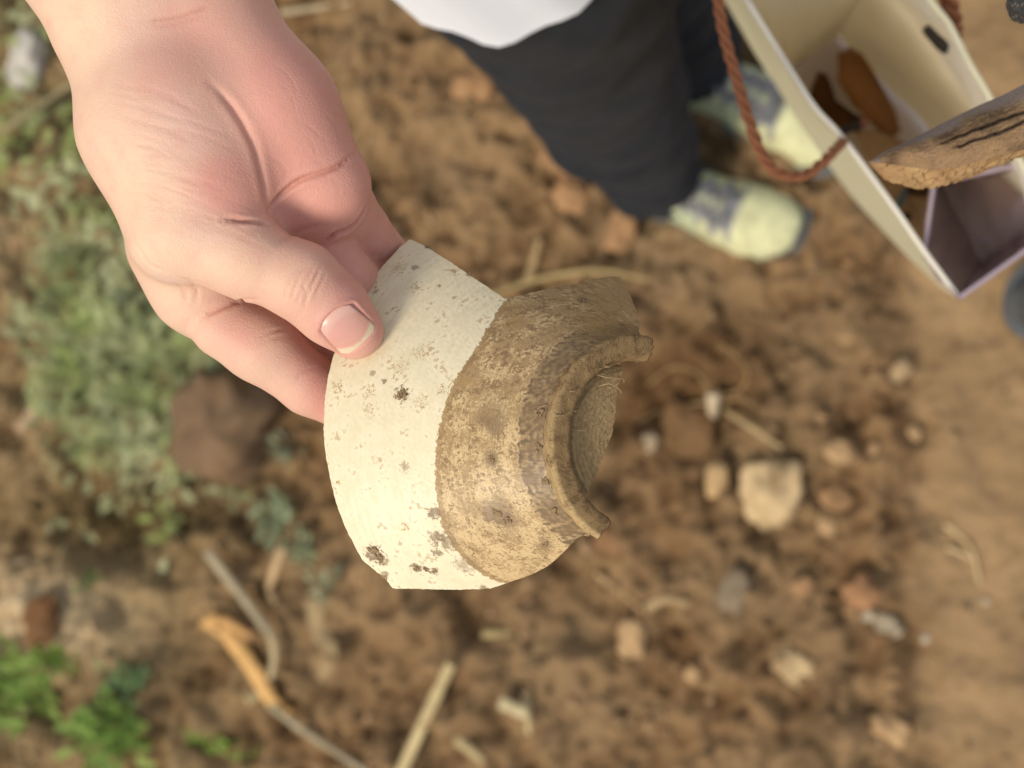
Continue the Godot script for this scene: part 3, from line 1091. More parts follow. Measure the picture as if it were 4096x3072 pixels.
func glaze_texture() -> ImageTexture:
	var w := 1024
	var h := 768
	# the glaze stops along a wavering line, found from points of it in the photograph
	var line := []
	for p in [[2018, 1205], [1968, 1289], [1923, 1370], [1869, 1451], [1815, 1533], [1779, 1641], [1751, 1759], [1742, 1876], [1747, 1985], [1770, 2111], [1824, 2193], [1887, 2265], [1968, 2319], [2023, 2333]]:
		line.append(wall_hit(p[0], p[1]))
	line.sort_custom(func(a, b): return a.x < b.x)
	var stop := PackedFloat32Array()
	for i in w:
		var deg := lerpf(U0, U1, (i + 0.5) / w)
		var y: float = line[0].y
		if deg >= line[-1].x:
			y = line[-1].y + 60.0 * smoothstep(0.0, 2.5, deg - line[-1].x - 1.5)
		else:
			for k in line.size() - 1:
				if deg >= line[k].x and deg < line[k + 1].x:
					y = lerpf(line[k].y, line[k + 1].y, (deg - line[k].x) / (line[k + 1].x - line[k].x))
		stop.append(y)
	# stains: px, py, radius mm, strength
	var spots := []
	for s in [[1608, 1578, 2.2, 1.0], [1497, 2218, 3.0, 0.9], [1525, 2235, 2.2, 0.8], [1669, 2272, 1.8, 0.9], [1705, 2275, 1.2, 0.9], [1740, 2283, 1.2, 0.85], [1735, 2050, 2.2, 0.9], [1745, 2150, 2.4, 0.8], [1622, 2105, 1.8, 0.4], [1624, 1868, 1.5, 0.6], [1930, 2355, 1.6, 0.8], [1750, 2210, 1.6, 0.8], [1790, 2165, 3.2, 0.75], [1540, 2300, 1.5, 0.6],
		[1660, 1070, 1.2, 0.7], [1818, 1087, 2.2, 0.45], [1590, 1075, 3.4, 0.32], [1655, 1150, 2.4, 0.3], [1822, 1192, 0.8, 0.7], [1757, 1145, 0.6, 0.7], [1500, 1165, 1.2, 0.6], [1540, 1525, 0.9, 0.8], [1490, 1495, 1.0, 0.6], [1600, 1470, 3.5, 0.28], [1690, 1410, 3.4, 0.3], [1480, 1570, 2.6, 0.3], [1690, 1610, 3.0, 0.3], [1350, 1540, 2.2, 0.4], [1480, 1640, 2.6, 0.3], [1770, 1560, 2.0, 0.35], [1355, 1930, 1.2, 0.45], [1305, 1850, 1.3, 0.4], [1600, 2175, 0.7, 0.5],
		[1970, 1660, 4.0, 0.6], [1985, 1700, 3.0, 0.5], [1968, 1838, 2.2, 0.8], [1985, 2050, 4.2, 0.8], [2035, 2090, 3.0, 0.7], [1960, 2070, 2.4, 0.6], [2180, 2175, 2.6, 0.7], [1860, 2255, 3.4, 0.5], [1870, 1540, 3.0, 0.35], [2060, 1290, 3.5, 0.4], [2330, 1200, 2.0, 0.8], [2380, 1290, 7.0, 0.45], [2160, 1660, 3.6, 0.9], [2150, 1790, 2.4, 0.95], [2190, 1930, 2.6, 0.95], [2225, 2050, 3.5, 0.8], [2130, 1900, 3.0, 0.6], [2270, 2120, 3.0, 0.7], [2050, 1240, 4.0, 0.3]]:
		var q := wall_hit(s[0], s[1])
		if q != Vector2.INF:
			spots.append([q, s[2], s[3]])
	var bins := {}
	for s in spots:
		for k in range(int(floor((s[0].x - 8.0 - U0) / 4.0)), int(floor((s[0].x + 8.0 - U0) / 4.0)) + 1):
			if not bins.has(k):
				bins[k] = []
			bins[k].append(s)
	var data := PackedByteArray()
	data.resize(w * h * 3)
	var white := Color(0.70, 0.615, 0.43)
	var clay := Color(0.335, 0.222, 0.108)
	var light := Color(0.56, 0.405, 0.215)
	var deep := Color(0.20, 0.128, 0.062)
	var soil := Color(0.20, 0.132, 0.072)
	var ochre := Color(0.33, 0.20, 0.07)
	var at := 0
	for j in h:
		var hh := V1 * (j + 0.5) / h
		var rr := wall_r(hh)
		for i in w:
			var deg := lerpf(U0, U1, (i + 0.5) / w)
			var x := deg * 0.01745 * rr
			var y := hh * 1.25
			var fine := 0.62 * noise_b.get_noise_2d(x * 1.2, y * 1.2) + 0.5 * noise_b.get_noise_2d(x * 2.6 + 7.0, y * 2.6)
			var mid := noise_b.get_noise_2d(x * 0.5 + 40.0, y * 0.5)
			var big := noise_b.get_noise_2d(x * 0.13 - 20.0, y * 0.13)
			var edge := stop[i] + 0.4 * mid + 0.35 * fine
			var c: Color
			if hh > edge:
				c = white
				var t := 0.03 * mid + 0.05 * big + 0.02 * fine + 0.022 * noise_b.get_noise_2d(x * 0.02, y * 0.55)
				c = Color(c.r * (1.0 + t), c.g * (1.0 + t), c.b * (1.0 + t * 1.4))
				# faint wheel lines, specks and ochre bloom
				c = c.lerp(ochre, clampf((mid * 0.7 + fine * 0.5 + big * 0.9 - 0.70) * 1.2, 0.0, 0.6))
				if fine > 0.72 and mid > 0.15:
					c = c.lerp(soil, 0.55)
			else:
				var wheel := noise_b.get_noise_2d(x * 0.06, y * 2.6)
				c = clay.lerp(light, clampf(0.28 + 1.25 * fine + 0.6 * mid + 0.8 * big + 0.45 * wheel - 0.008 * deg, 0.0, 1.0))
				c = c.lerp(deep, clampf(-0.30 - 0.8 * mid - 1.0 * fine + 0.9 * noise_b.get_noise_2d(x * 0.2 + 9.0, y * 0.2) + 0.005 * deg, 0.0, 0.8))
				if hh < 10.2 + 0.9 * mid + 0.5 * fine:
					c = c.lerp(Color(0.15, 0.10, 0.056), clampf(0.62 + 0.7 * mid + 0.4 * fine, 0.0, 1.0))
				if edge - hh < 1.6:
					c = c.lerp(Color(0.27, 0.17, 0.075), 0.55)
			var bin := int((deg - U0) / 4.0)
			if bins.has(bin):
				for s in bins[bin]:
					var dx: float = (deg - s[0].x) * 0.01745 * rr
					var dy: float = (hh - s[0].y) * 1.2
					var f: float = 1.0 - sqrt(dx * dx + dy * dy) / s[1]
					if f > -0.6:
						f += 0.55 * mid + 0.45 * fine + 0.35 * noise_b.get_noise_2d(x * 1.7 + 11.0, y * 1.7)
						if s[2] < 0.5:
							c = c.lerp(ochre, clampf(f * 1.6 - 0.25, 0.0, 1.0) * clampf(0.35 + 1.3 * fine, 0.0, 1.0) * s[2] * 2.6)
						else:
							c = c.lerp(soil, clampf(f * 2.4 + 0.15, 0.0, 1.0) * s[2])
			c = c.linear_to_srgb()
			data[at] = clampi(int(c.r * 255.0), 0, 255)
			data[at + 1] = clampi(int(c.g * 255.0), 0, 255)
			data[at + 2] = clampi(int(c.b * 255.0), 0, 255)
			at += 3
	return ImageTexture.create_from_image(Image.create_from_data(w, h, false, Image.FORMAT_RGB8, data))

func build_sherd() -> void:
	sherd_axes()
	var base := thing("bowl_fragment", "large cream and brown bowl fragment with foot ring held between finger and thumb", "pottery fragment", mm_world(sh_c))
	var wall := func(q: Vector2) -> Vector3:
		var r := wall_r_smooth(q.y)
		r += 0.10 * noise_b.get_noise_2d(q.x * 0.05, q.y * 1.1) + 0.06 * noise_b.get_noise_2d(q.x * 0.8, q.y * 0.8)
		return sherd_at(q.x, r, q.y)
	var inner := func(q: Vector2) -> Vector3:
		return sherd_at(q.x, wall_r_smooth(q.y) - 3.9, q.y + 2.6)
	# outline, found on the wall from the fragment's outline in the photograph
	var ring_side := PackedVector2Array()
	var pts := PackedVector2Array()
	for p in [[2310, 2150], [2250, 2213], [2200, 2258], [2120, 2298], [2030, 2330], [1960, 2352], [1880, 2356], [1750, 2356], [1660, 2352], [1572, 2352], [1540, 2312], [1500, 2280], [1453, 2238], [1414, 2170], [1381, 2102], [1355, 2036], [1334, 1967], [1318, 1896], [1306, 1822], [1299, 1768], [1297, 1714], [1299, 1650], [1304, 1587], [1318, 1500], [1334, 1424], [1380, 1310], [1440, 1200], [1480, 1131], [1510, 1090], [1545, 1050], [1590, 1000], [1640, 958], [1680, 975], [1740, 1010], [1800, 1048], [1880, 1102], [1950, 1148], [2018, 1196], [2100, 1178], [2200, 1158], [2300, 1135], [2400, 1115], [2455, 1105], [2485, 1108], [2505, 1150], [2520, 1180], [2545, 1240], [2558, 1290], [2556, 1330]]:
		var q := wall_hit(p[0], p[1])
		if q != Vector2.INF:
			pts.append(q)
	pts.append(Vector2(102.5, 5.1))
	pts.append(Vector2(60.0, 5.0))
	pts.append(Vector2(0.0, 5.0))
	pts.append(Vector2(-60.5, 5.1))
	var outline := densify(pts, Vector2(0.9, 0.9), 0.13)
	var m := StandardMaterial3D.new()
	m.albedo_texture = glaze_texture()
	m.roughness = 0.4
	m.metallic_specular = 0.35
	m.heightmap_enabled = false
	var body := patch(outline, Vector2(0.8, 0.8), wall)
	var uv := PackedVector2Array()
	for q in body[3]:
		uv.append(Vector2((q.x - U0) / (U1 - U0), q.y / V1))
	put("wall", base, to_world(body[0]), body[1], m, {"n": to_world_n(body[2]), "uv": uv})
	var clay := paint(Color(0.42, 0.32, 0.20), 0.95, {"spec": 0.2, "bump": tex_grain, "bump_cm": 0.03, "bump_rep": 60.0})
	var back := patch(outline, Vector2(1.6, 1.6), inner, true)
	put("inner_wall", base, to_world(back[0]), back[1], paint(Color(0.62, 0.56, 0.42), 0.5), {"n": to_world_n(back[2])})
	var cut := edge_strip(outline, wall, inner, true, 0.5)
	put("broken_edge", base, to_world(cut[0]), cut[1], clay).set_meta("label", "pale rough broken edge")
	build_foot(base, clay)
	build_dirt(base, wall)

func foot_color(p: Vector3, wear: float) -> Color:
	var fine := noise_b.get_noise_3d(p.x * 1.3, p.y * 1.3, p.z * 1.3)
	var mid := noise_b.get_noise_3d(p.x * 0.22, p.y * 0.22, p.z * 0.22)
	var c := mix3(Color(0.27, 0.175, 0.085), Color(0.47, 0.335, 0.17), wear + 0.5 * fine)
	c = mix3(c, Color(0.15, 0.095, 0.05), 0.2 + 1.0 * mid + 1.3 * fine - wear * 0.8)
	c.a = 1.0
	return c

func build_foot(base: Node3D, clay: Material) -> void:
	var vc := paint(Color.WHITE, 0.92, {"vc": true, "spec": 0.2, "bump": tex_grain, "bump_cm": 0.035, "bump_rep": 70.0})
	# the ring: a closed profile swept from the lower break to the upper one
	var prof := [[30.6, 8.0], [30.1, 5.0], [30.9, 2.2], [30.8, 0.9], [30.3, 0.3], [28.8, 0.0], [25.2, 0.0], [24.3, 0.5], [23.9, 1.4], [23.6, 3.5], [23.3, 6.0], [26.5, 8.0]]
	var from := -64.5
	var to := 100.0
	var steps := 180
	var v := PackedVector3Array()
	var c := PackedColorArray()
	var np := 0
	var fine := []
	for k in prof.size():
		var a = prof[k]
		var b = prof[(k + 1) % prof.size()]
		var n := maxi(1, int(Vector2(b[0] - a[0], b[1] - a[1]).length() / 0.6))
		for j in n:
			fine.append(Vector2(lerpf(a[0], b[0], float(j) / n), lerpf(a[1], b[1], float(j) / n)))
	np = fine.size()
	for i in steps + 1:
		var t := float(i) / steps
		for k in np:
			var q: Vector2 = fine[k]
			var deg := lerpf(from + 1.6 * sin(q.x * 0.9) + 0.9 * noise_b.get_noise_2d(q.x * 1.5, q.y * 1.5), to + 1.4 * noise_b.get_noise_2d(q.x, q.y), t)
			var bump := 0.26 * noise_b.get_noise_3d(deg * 0.10, q.x * 0.25, q.y * 0.25) + 0.12 * noise_b.get_noise_3d(deg * 0.9, q.x * 1.6, q.y * 1.6)
			var p := sherd_at(deg, q.x + bump, q.y - bump * 0.8)
			v.append(p)
			var wear := 0.02
			if q.x > 29.5 and q.y > 0.2:
				wear = 0.75 - 0.006 * (deg + 40.0) + 0.3 * noise_b.get_noise_2d(deg * 0.12, q.y)
			elif q.x < 24.0:
				wear = 0.05
			c.append(foot_color(p, wear))
	var ix := grid_ix(steps + 1, np, true)
	for end in [0, steps]:
		var mid := Vector3.ZERO
		for k in np:
			mid += v[end * np + k] / np
		var id := v.size()
		v.append(mid + (v[end * np] - v[end * np + 5]).cross(Vector3(0, 0, 1)).normalized() * 0.0)
		c.append(foot_color(mid, 0.5))
		for k in np:
			var a: int = end * np + k
			var b: int = end * np + (k + 1) % np
			if end == 0:
				ix.append_array([id, b, a])
			else:
				ix.append_array([id, a, b])
	fix_outward(v, ix)
	put("foot_ring", base, to_world(v), ix, vc, {"c": c})
	# the base plate inside the ring, broken off along a curve
	var plate := PackedVector2Array()
	var cut := []
	for p in [[2345, 2010], [2357, 1949], [2392, 1880], [2420, 1800], [2445, 1740], [2455, 1686], [2462, 1640], [2464, 1600], [2472, 1545], [2493, 1470], [2500, 1440]]:
		var dir := Vector3((p[0] - 2048.0) / F_PX, -(p[1] - 1536.0) / F_PX, -1.0)
		var o: Vector3 = sh_c + sh_a * 4.4
		var x := dir * (o.dot(sh_a) / dir.dot(sh_a)) - o
		cut.append(Vector2(x.dot(sh_1), x.dot(sh_2)))
	for k in 61:
		var t := deg_to_rad(lerpf(rad_to_deg(cut[-1].angle()), rad_to_deg(cut[0].angle()), k / 60.0))
		plate.append(Vector2(cos(t), sin(t)) * 23.5)
	for q in cut:
		if q.length() < 23.4:
			plate.append(q)
	var lower := func(q: Vector2) -> Vector3:
		var r := q.length()
		var spiral := 0.11 * sin(r * 4.2 + q.angle()) * smoothstep(0.0, 4.0, r)
		var dome := 0.5 * exp(-r * r / 60.0) - 1.5 * smoothstep(20.0, 23.1, r)
		return sh_c + sh_1 * q.x + sh_2 * q.y + sh_a * (4.4 - dome + spiral + 0.12 * noise_b.get_noise_2d(q.x * 1.5, q.y * 1.5))
	var upper := func(q: Vector2) -> Vector3:
		return sh_c + sh_1 * q.x + sh_2 * q.y + sh_a * 9.2
	var rim := densify(plate, Vector2(0.8, 0.8), 0.2)
	var disc := patch(rim, Vector2(0.45, 0.45), lower)
	fix_facing(disc, -sh_a)
	var pc := PackedColorArray()
	for p in disc[0]:
		var k := foot_color(p, 0.22)
		k = mix3(k, Color(0.42, 0.295, 0.15), 0.75)
		var turn_r: float = (p - sh_c).dot(sh_1)
		var turn_s: float = (p - sh_c).dot(sh_2)
		var rr := sqrt(turn_r * turn_r + turn_s * turn_s)
		k = mix3(k, Color(0.21, 0.14, 0.07), 0.35 + 0.16 * sin(rr * 4.2 + 1.2) + 0.5 * noise_b.get_noise_3d(p.x * 0.6, p.y * 0.6, p.z * 0.6))
		k.a = 1.0
		pc.append(k)
	put("base_plate", base, to_world(disc[0]), disc[1], vc, {"n": to_world_n(disc[2]), "c": pc})
	var floor_ := patch(rim, Vector2(1.5, 1.5), upper)
	fix_facing(floor_, sh_a)
	put("inner_floor", base, to_world(floor_[0]), floor_[1], paint(Color(0.62, 0.56, 0.42), 0.5), {"n": to_world_n(floor_[2])})
	var e := edge_strip(rim, lower, upper, false, 0.4)
	fix_outward(e[0], e[1])
	put("base_broken_edge", base, to_world(e[0]), e[1], clay)

func fix_outward(v: PackedVector3Array, ix: PackedInt32Array) -> void:
	var o := Vector3.ZERO
	for p in v:
		o += p / v.size()
	var vol := 0.0
	for t in range(0, ix.size(), 3):
		vol += (v[ix[t]] - o).dot((v[ix[t + 1]] - o).cross(v[ix[t + 2]] - o))
	if vol < 0.0:
		ix.reverse()

func fix_facing(s: Array, dir: Vector3) -> void:
	var n: PackedVector3Array = s[2]
	if n[n.size() / 2].dot(dir) < 0.0:
		for k in n.size():
			n[k] = -n[k]
		s[2] = n
	var v: PackedVector3Array = s[0]
	var ix: PackedInt32Array = s[1]
	var sum := 0.0
	for t in range(0, ix.size(), 3):
		sum += (v[ix[t + 1]] - v[ix[t]]).cross(v[ix[t + 2]] - v[ix[t]]).dot(dir)
	if sum < 0.0:
		ix.reverse()
		s[1] = ix

# a speck of dried soil: a handful of grains stuck together
func crumb(at: Vector3, b: Basis, r: float, seed_: float) -> Array:
	var v := PackedVector3Array()
	var ix := PackedInt32Array()
	for g in 9:
		var a := rng.randf() * TAU
		var d := r * sqrt(rng.randf()) * 0.95
		var s := r * rng.randf_range(0.22, 0.45)
		var l := lump(at + b * Vector3(cos(a) * d, 0.05 * r, sin(a) * d), Vector3(s, s * 0.5, s * rng.randf_range(0.6, 1.1)), b, seed_ + g * 0.37, 0.9, 6)
		fix_outward(l[0], l[1])
		var o := v.size()
		v.append_array(l[0])
		for k in l[1]:
			ix.append(k + o)
	return [v, ix]

func build_dirt(base: Node3D, wall: Callable) -> void:
	var soil := paint(Color(0.27, 0.185, 0.105), 1.0, {"spec": 0.1})
	var k := 0
	for s in [[1608, 1578, 1.5], [1495, 2212, 1.9], [1518, 2232, 1.4], [1662, 2272, 1.0], [1705, 2275, 0.8], [1742, 2282, 0.8], [1990, 2050, 1.6], [2030, 2085, 1.3], [1968, 1838, 1.2], [2160, 1650, 1.6], [2150, 1790, 1.3], [2180, 1920, 1.6], [2225, 2050, 1.8], [2180, 2178, 1.2], [2330, 1200, 1.2], [1540, 2310, 1.0], [1710, 988, 0.9], [1880, 1100, 0.9]]:
		var q := wall_hit(s[0], s[1])
		if q == Vector2.INF:
			continue
		var p: Vector3 = wall.call(q)
		var n := (sh_1 * cos(deg_to_rad(q.x)) + sh_2 * sin(deg_to_rad(q.x)) - sh_a * 0.6).normalized()
		var b := Basis(n.cross(sh_a).normalized(), n, n.cross(sh_a).normalized().cross(n))
		var l := crumb(p, b, s[2], 60.0 + k)
		put("dirt_crumb", base, to_world(l[0]), l[1], soil)
		k += 1
	for s in [[29.0, 14.0, 0.1, 1.7], [24.0, 62.0, 0.6, 1.4], [25.0, 55.0, 0.8, 1.2], [24.2, 20.0, 1.6, 1.2], [23.9, -4.0, 2.5, 1.3], [27.6, 30.0, 0.0, 1.2], [27.0, -25.0, 0.0, 1.0]]:
		var l := crumb(sherd_at(s[1], s[0], s[2]), Basis.IDENTITY, s[3], 80.0 + k)
		put("dirt_crumb", base, to_world(l[0]), l[1], soil)
		k += 1
	# hair-thin rootlets caught on the clay
	var hair := paint(Color(0.36, 0.25, 0.13), 0.8)
	for path in [[[2140, 1660], [2158, 1632], [2185, 1620], [2200, 1625]], [[2132, 1680], [2145, 1672], [2155, 1655]]]:
		var ps := []
		for p in path:
			var q := wall_hit(p[0], p[1])
			if q != Vector2.INF:
				ps.append(mm_world(wall.call(q) + Vector3(0, 0, 0.7)))
		if ps.size() > 1:
			var t := tube(spline(ps, 5), func(_k): return 0.00016, 5)
			put("rootlet", base, t[0], t[1], hair)
	for path in [[[2388, 1498, 0.0], [2420, 1508, 1.5], [2460, 1512, 1.5], [2492, 1515, 0.0], [2496, 1530, -2.0]], [[2395, 1545, 0.0], [2440, 1535, 1.5], [2480, 1560, 0.0], [2484, 1575, -2.0]], [[2290, 1720, 0.0], [2330, 1722, 1.0], [2350, 1705, 0.5]]]:
		var ps := []
		for p in path:
			var dir := Vector3((p[0] - 2048.0) / F_PX, -(p[1] - 1536.0) / F_PX, -1.0)
			var o: Vector3 = sh_c + sh_a * (3.6 - p[2])
			ps.append(mm_world(dir * (o.dot(sh_a) / dir.dot(sh_a))))
		var t := tube(spline(ps, 5), func(_k): return 0.00018, 5)
		put("rootlet", base, t[0], t[1], hair)

# ---------- the hand that holds the fragment ----------
func crease(flesh: Flesh, pts: Array, wide: float, deep: float, red: float) -> Dictionary:
	var ps := []
	for p in pts:
		ps.append(Vector3(p[0], p[1], 0))
	var line := spline(ps, 5)
	var out := PackedVector3Array()
	for p in line:
		var q := mm_px(p.x, p.y)
		var hit := flesh.strike(Vector3.ZERO, q.normalized(), 330.0, 560.0)
		if hit != Vector3.INF:
			out.append(hit)
	var mid := Vector3.ZERO
	for p in out:
		mid += p / maxi(out.size(), 1)
	var reach := 0.0
	for p in out:
		reach = maxf(reach, p.distance_to(mid))
	return {"line": out, "mid": mid, "reach": reach + wide * 3.0, "wide": wide, "deep": deep, "red": red}

func build_hand() -> void:
	var f := Flesh.new()
	var b := func(p: Array, q: Array, ra: float, rb: float, k: float, squash := Vector3.ZERO):
		f.bone(mm_px(p[0], p[1], p[2]), mm_px(q[0], q[1], q[2]), ra, rb, k, squash)
	# forearm and wrist
	b.call([-160, -960, -6], [452, 10, -4], 27.0, 20.5, 10.0)
	b.call([120, -1100, -6], [720, -110, -4], 27.0, 20.0, 10.0)
	b.call([590, -30, -2], [650, 100, -4], 22.0, 21.0, 12.0)
	# back of the hand and metacarpals
	b.call([560, 150, -10], [770, 1075, -17], 17.0, 12.5, 10.0)
	b.call([680, 120, -11], [985, 985, -21], 17.0, 13.0, 12.0)
	b.call([790, 60, -11], [1150, 905, -19], 17.0, 12.5, 12.0)
	b.call([840, 60, -4], [1092, 440, -3], 17.0, 17.2, 11.0)
	b.call([1092, 440, -3], [1292, 740, -9], 17.2, 14.5, 11.0)
	b.call([860, 240, -2], [1040, 500, -8], 12.0, 12.0, 12.0)
	# thenar mound and thumb
	b.call([520, 180, -2], [590, 520, 1], 17.0, 18.5, 12.0)
	b.call([590, 520, 1], [700, 930, 5], 18.5, 14.0, 9.0)
	b.call([730, 470, 3], [850, 790, 4], 16.0, 15.0, 12.0)
	b.call([690, 420, 4], [820, 700, 5], 15.0, 16.0, 12.0)
	b.call([735, 935, 6], [980, 1030, 8], 12.4, 10.9, 7.0)
	b.call([980, 1030, 8], [1205, 1125, 7], 10.9, 10.4, 6.0)
	b.call([1205, 1125, 7], [1330, 1235, 3], 10.7, 10.2, 5.0)
	b.call([1330, 1235, 3], [1418, 1322, -1], 10.2, 8.6, 4.0)
	# web and index finger
	b.call([660, 1010, -8], [790, 1160, -15], 9.5, 11.0, 8.0)
	b.call([700, 960, -16], [800, 1150, -17], 13.0, 12.6, 8.0)
	b.call([800, 1150, -19], [930, 1300, -20], 12.4, 10.5, 6.0)
	b.call([905, 1290, -15], [1040, 1378, -16], 11.3, 11.2, 1.5)
	b.call([1040, 1378, -16], [1238, 1540, -22], 11.2, 9.0, 3.0)
	b.call([1238, 1540, -22], [1560, 1720, -25], 9.0, 7.2, 3.0)
	# middle, ring and little finger run under the fragment
	b.call([985, 985, -22], [1245, 1300, -33], 12.0, 9.6, 1.0)
	b.call([1245, 1300, -33], [1530, 1490, -36], 10.0, 9.2, 1.2)
	b.call([1530, 1490, -36], [1740, 1600, -30], 9.2, 7.8, 2.0)
	b.call([1200, 960, -20], [1371, 1108, -20], 11.0, 9.9, 1.2)
	b.call([1371, 1108, -20], [1490, 1195, -36], 9.9, 9.3, 1.0)
	b.call([1490, 1195, -36], [1640, 1290, -43], 9.3, 8.6, 1.0)
	b.call([1640, 1290, -43], [1800, 1400, -34], 9.0, 7.6, 2.0)
	b.call([1310, 770, -13], [1440, 918, -28], 12.0, 9.0, 1.2)
	b.call([1440, 918, -28], [1585, 1085, -47], 9.0, 8.2, 2.0)
	b.call([1585, 1085, -47], [1690, 1190, -46], 8.2, 7.0, 2.0)
	# palm pads under the fingers
	b.call([1180, 800, -14], [1290, 850, -16], 13.0, 11.0, 9.0)
	f.build(3.0)
	f.refine()
	f.refine()
	var creases := [
		crease(f, [[840, 330], [920, 420], [985, 520], [1022, 600], [1042, 680], [1060, 760], [1074, 850]], 1.7, 1.0, 0.7),
		crease(f, [[1076, 838], [1120, 785], [1200, 722], [1290, 692], [1370, 655], [1425, 608]], 1.1, 1.3, 1.0),
		crease(f, [[1290, 985], [1340, 940], [1400, 915], [1440, 875], [1480, 805]], 1.3, 1.9, 1.0),
		crease(f, [[890, 876], [1000, 884], [1072, 896]], 1.0, 1.5, 0.9),
		crease(f, [[800, 1270], [880, 1232], [950, 1205], [1030, 1198]], 1.2, 0.8, 0.6),
		crease(f, [[1242, 1052], [1205, 1090], [1180, 1150], [1160, 1222]], 0.75, 0.42, 0.4),
		crease(f, [[1262, 1058], [1232, 1105], [1205, 1160], [1178, 1240]], 0.7, 0.35, 0.4),
		crease(f, [[1285, 1070], [1258, 1120], [1235, 1170], [1205, 1255]], 0.7, 0.38, 0.4),
		crease(f, [[1220, 1046], [1178, 1095], [1150, 1150], [1135, 1205]], 0.75, 0.26, 0.3),
		crease(f, [[1306, 1092], [1280, 1145], [1255, 1200]], 0.7, 0.22, 0.3),
		crease(f, [[1212, 1135], [1222, 1170], [1208, 1200]], 0.6, 0.3, 0.3),
		crease(f, [[1036, 1362], [1080, 1330], [1150, 1312]], 0.8, 0.35, 0.6),
		crease(f, [[1020, 1392], [1070, 1365], [1140, 1340]], 0.8, 0.25, 0.5),
		crease(f, [[1186, 1520], [1215, 1490], [1270, 1462]], 0.8, 0.3, 0.5),
		crease(f, [[560, 88], [700, 70], [780, 45], [850, 12]], 1.0, 0.35, 1.0),
		crease(f, [[600, 110], [720, 92], [820, 60]], 0.9, 0.22, 0.7),
		crease(f, [[860, 340], [930, 420], [1000, 520]], 1.2, 0.3, 0.3),
		crease(f, [[1105, 975], [1200, 925], [1290, 900]], 1.4, 0.3, 0.4),
		crease(f, [[720, 1110], [760, 1125], [790, 1170], [770, 1230]], 0.9, 0.35, 0.3),
		crease(f, [[700, 1130], [735, 1160], [745, 1210]], 0.9, 0.3, 0.3),
		crease(f, [[520, 935], [560, 1000], [600, 1060], [660, 1085]], 1.1, 0.5, 0.2),
	]
	# fine lines across the ball of the thumb
	for k in 44:
		var x0 := 430.0 + rng.randf_range(-60, 160) + k * 4.2
		var y0 := 330.0 + k * 13.0 + rng.randf_range(-12, 12)
		var n := rng.randf_range(140, 380)
		creases.append(crease(f, [[x0, y0], [x0 + n * 0.5, y0 + n * 0.09 + rng.randf_range(-12, 12)], [x0 + n, y0 + n * 0.30]], 0.62, rng.randf_range(0.06, 0.17), 0.25))
	for k in 16:
		var x0 := 1080.0 + rng.randf_range(-60, 240)
		var y0 := 180.0 + k * 34.0 + rng.randf_range(-20, 20)
		var n := rng.randf_range(80, 240)
		var tilt := rng.randf_range(0.5, 1.9)
		creases.append(crease(f, [[x0, y0], [x0 + n * 0.35, y0 + n * 0.5 * tilt * 0.5], [x0 + n * 0.5, y0 + n * tilt * 0.6]], 0.62, rng.randf_range(0.04, 0.12), 0.3))
	for k in 8:
		var x0 := 980.0 + k * 26.0
		creases.append(crease(f, [[x0, 1440.0 - k * 4 - 60], [x0 + 60, 1400.0 + k * 2 - 60], [x0 + 120, 1330.0 + k * 12 - 30]], 0.6, 0.06, 0.1))
	# where the skin is redder, paler or yellower
	var patches := []
	for s in [[870, 730, 11.0, 1, 0.75], [960, 800, 9.0, 1, 0.5], [620, 290, 16.0, 1, 0.45], [760, 120, 14.0, 1, 0.35], [1200, 480, 24.0, 1, 0.45], [1330, 640, 18.0, 1, 0.5], [1200, 830, 14.0, 1, 0.5], [1420, 760, 12.0, 1, 0.75], [1500, 900, 12.0, 1, 0.7], [1440, 1180, 7.0, 1, 1.0], [1440, 1010, 8.0, 1, 1.0], [1380, 1010, 8.0, 1, 0.9], [1540, 960, 9.0, 1, 0.9], [1200, 1330, 8.0, 1, 0.8], [1500, 1270, 7.0, 1, 1.3], [1400, 1160, 6.0, 1, 0.6], [1290, 1300, 5.0, 1, 0.35], [900, 1290, 12.0, 1, 0.5], [1330, 1600, 11.0, 1, 0.9], [1260, 1420, 9.0, 1, 0.7], [1420, 1040, 10.0, 1, 0.8], [1110, 250, 16.0, 1, 0.25], [960, 1370, 8.0, 1, 0.3],
		[1000, 1050, 12.0, 2, 0.6], [1180, 1130, 11.0, 2, 0.8], [800, 1000, 12.0, 2, 0.4], [560, 700, 18.0, 2, 0.35], [700, 1150, 9.0, 2, 0.5], [300, 60, 22.0, 2, 0.5], [560, 1000, 10.0, 2, 0.4],
		[760, 520, 14.0, 3, 0.45], [560, 120, 12.0, 3, 0.3], [820, 900, 9.0, 3, 0.3], [700, 400, 8.0, 3, 0.25], [660, 1120, 7.0, 3, 0.6]]:
		var hit := f.strike(Vector3.ZERO, mm_px(s[0], s[1]).normalized(), 330.0, 560.0)
		if hit != Vector3.INF:
			patches.append([hit, s[2], s[3], s[4]])
	# the nail's bed
	var nail_c := f.strike(Vector3.ZERO, mm_px(1386, 1318).normalized(), 330.0, 560.0)
	var nn := f.slope(nail_c, f.list_at(nail_c), 2.5)
	var nl := (mm_px(1444, 1378) - mm_px(1340, 1258)).normalized()
	nl = (nl - nn * nl.dot(nn)).normalized()
	var nw := nn.cross(nl)
	var skin := Color(0.665, 0.445, 0.33)
	var pink := Color(0.59, 0.275, 0.225)
	var cream := Color(0.70, 0.515, 0.35)
	var pale := Color(0.68, 0.48, 0.41)
	var v := f.v
	var c := PackedColorArray()
	var eye := Vector3.ZERO
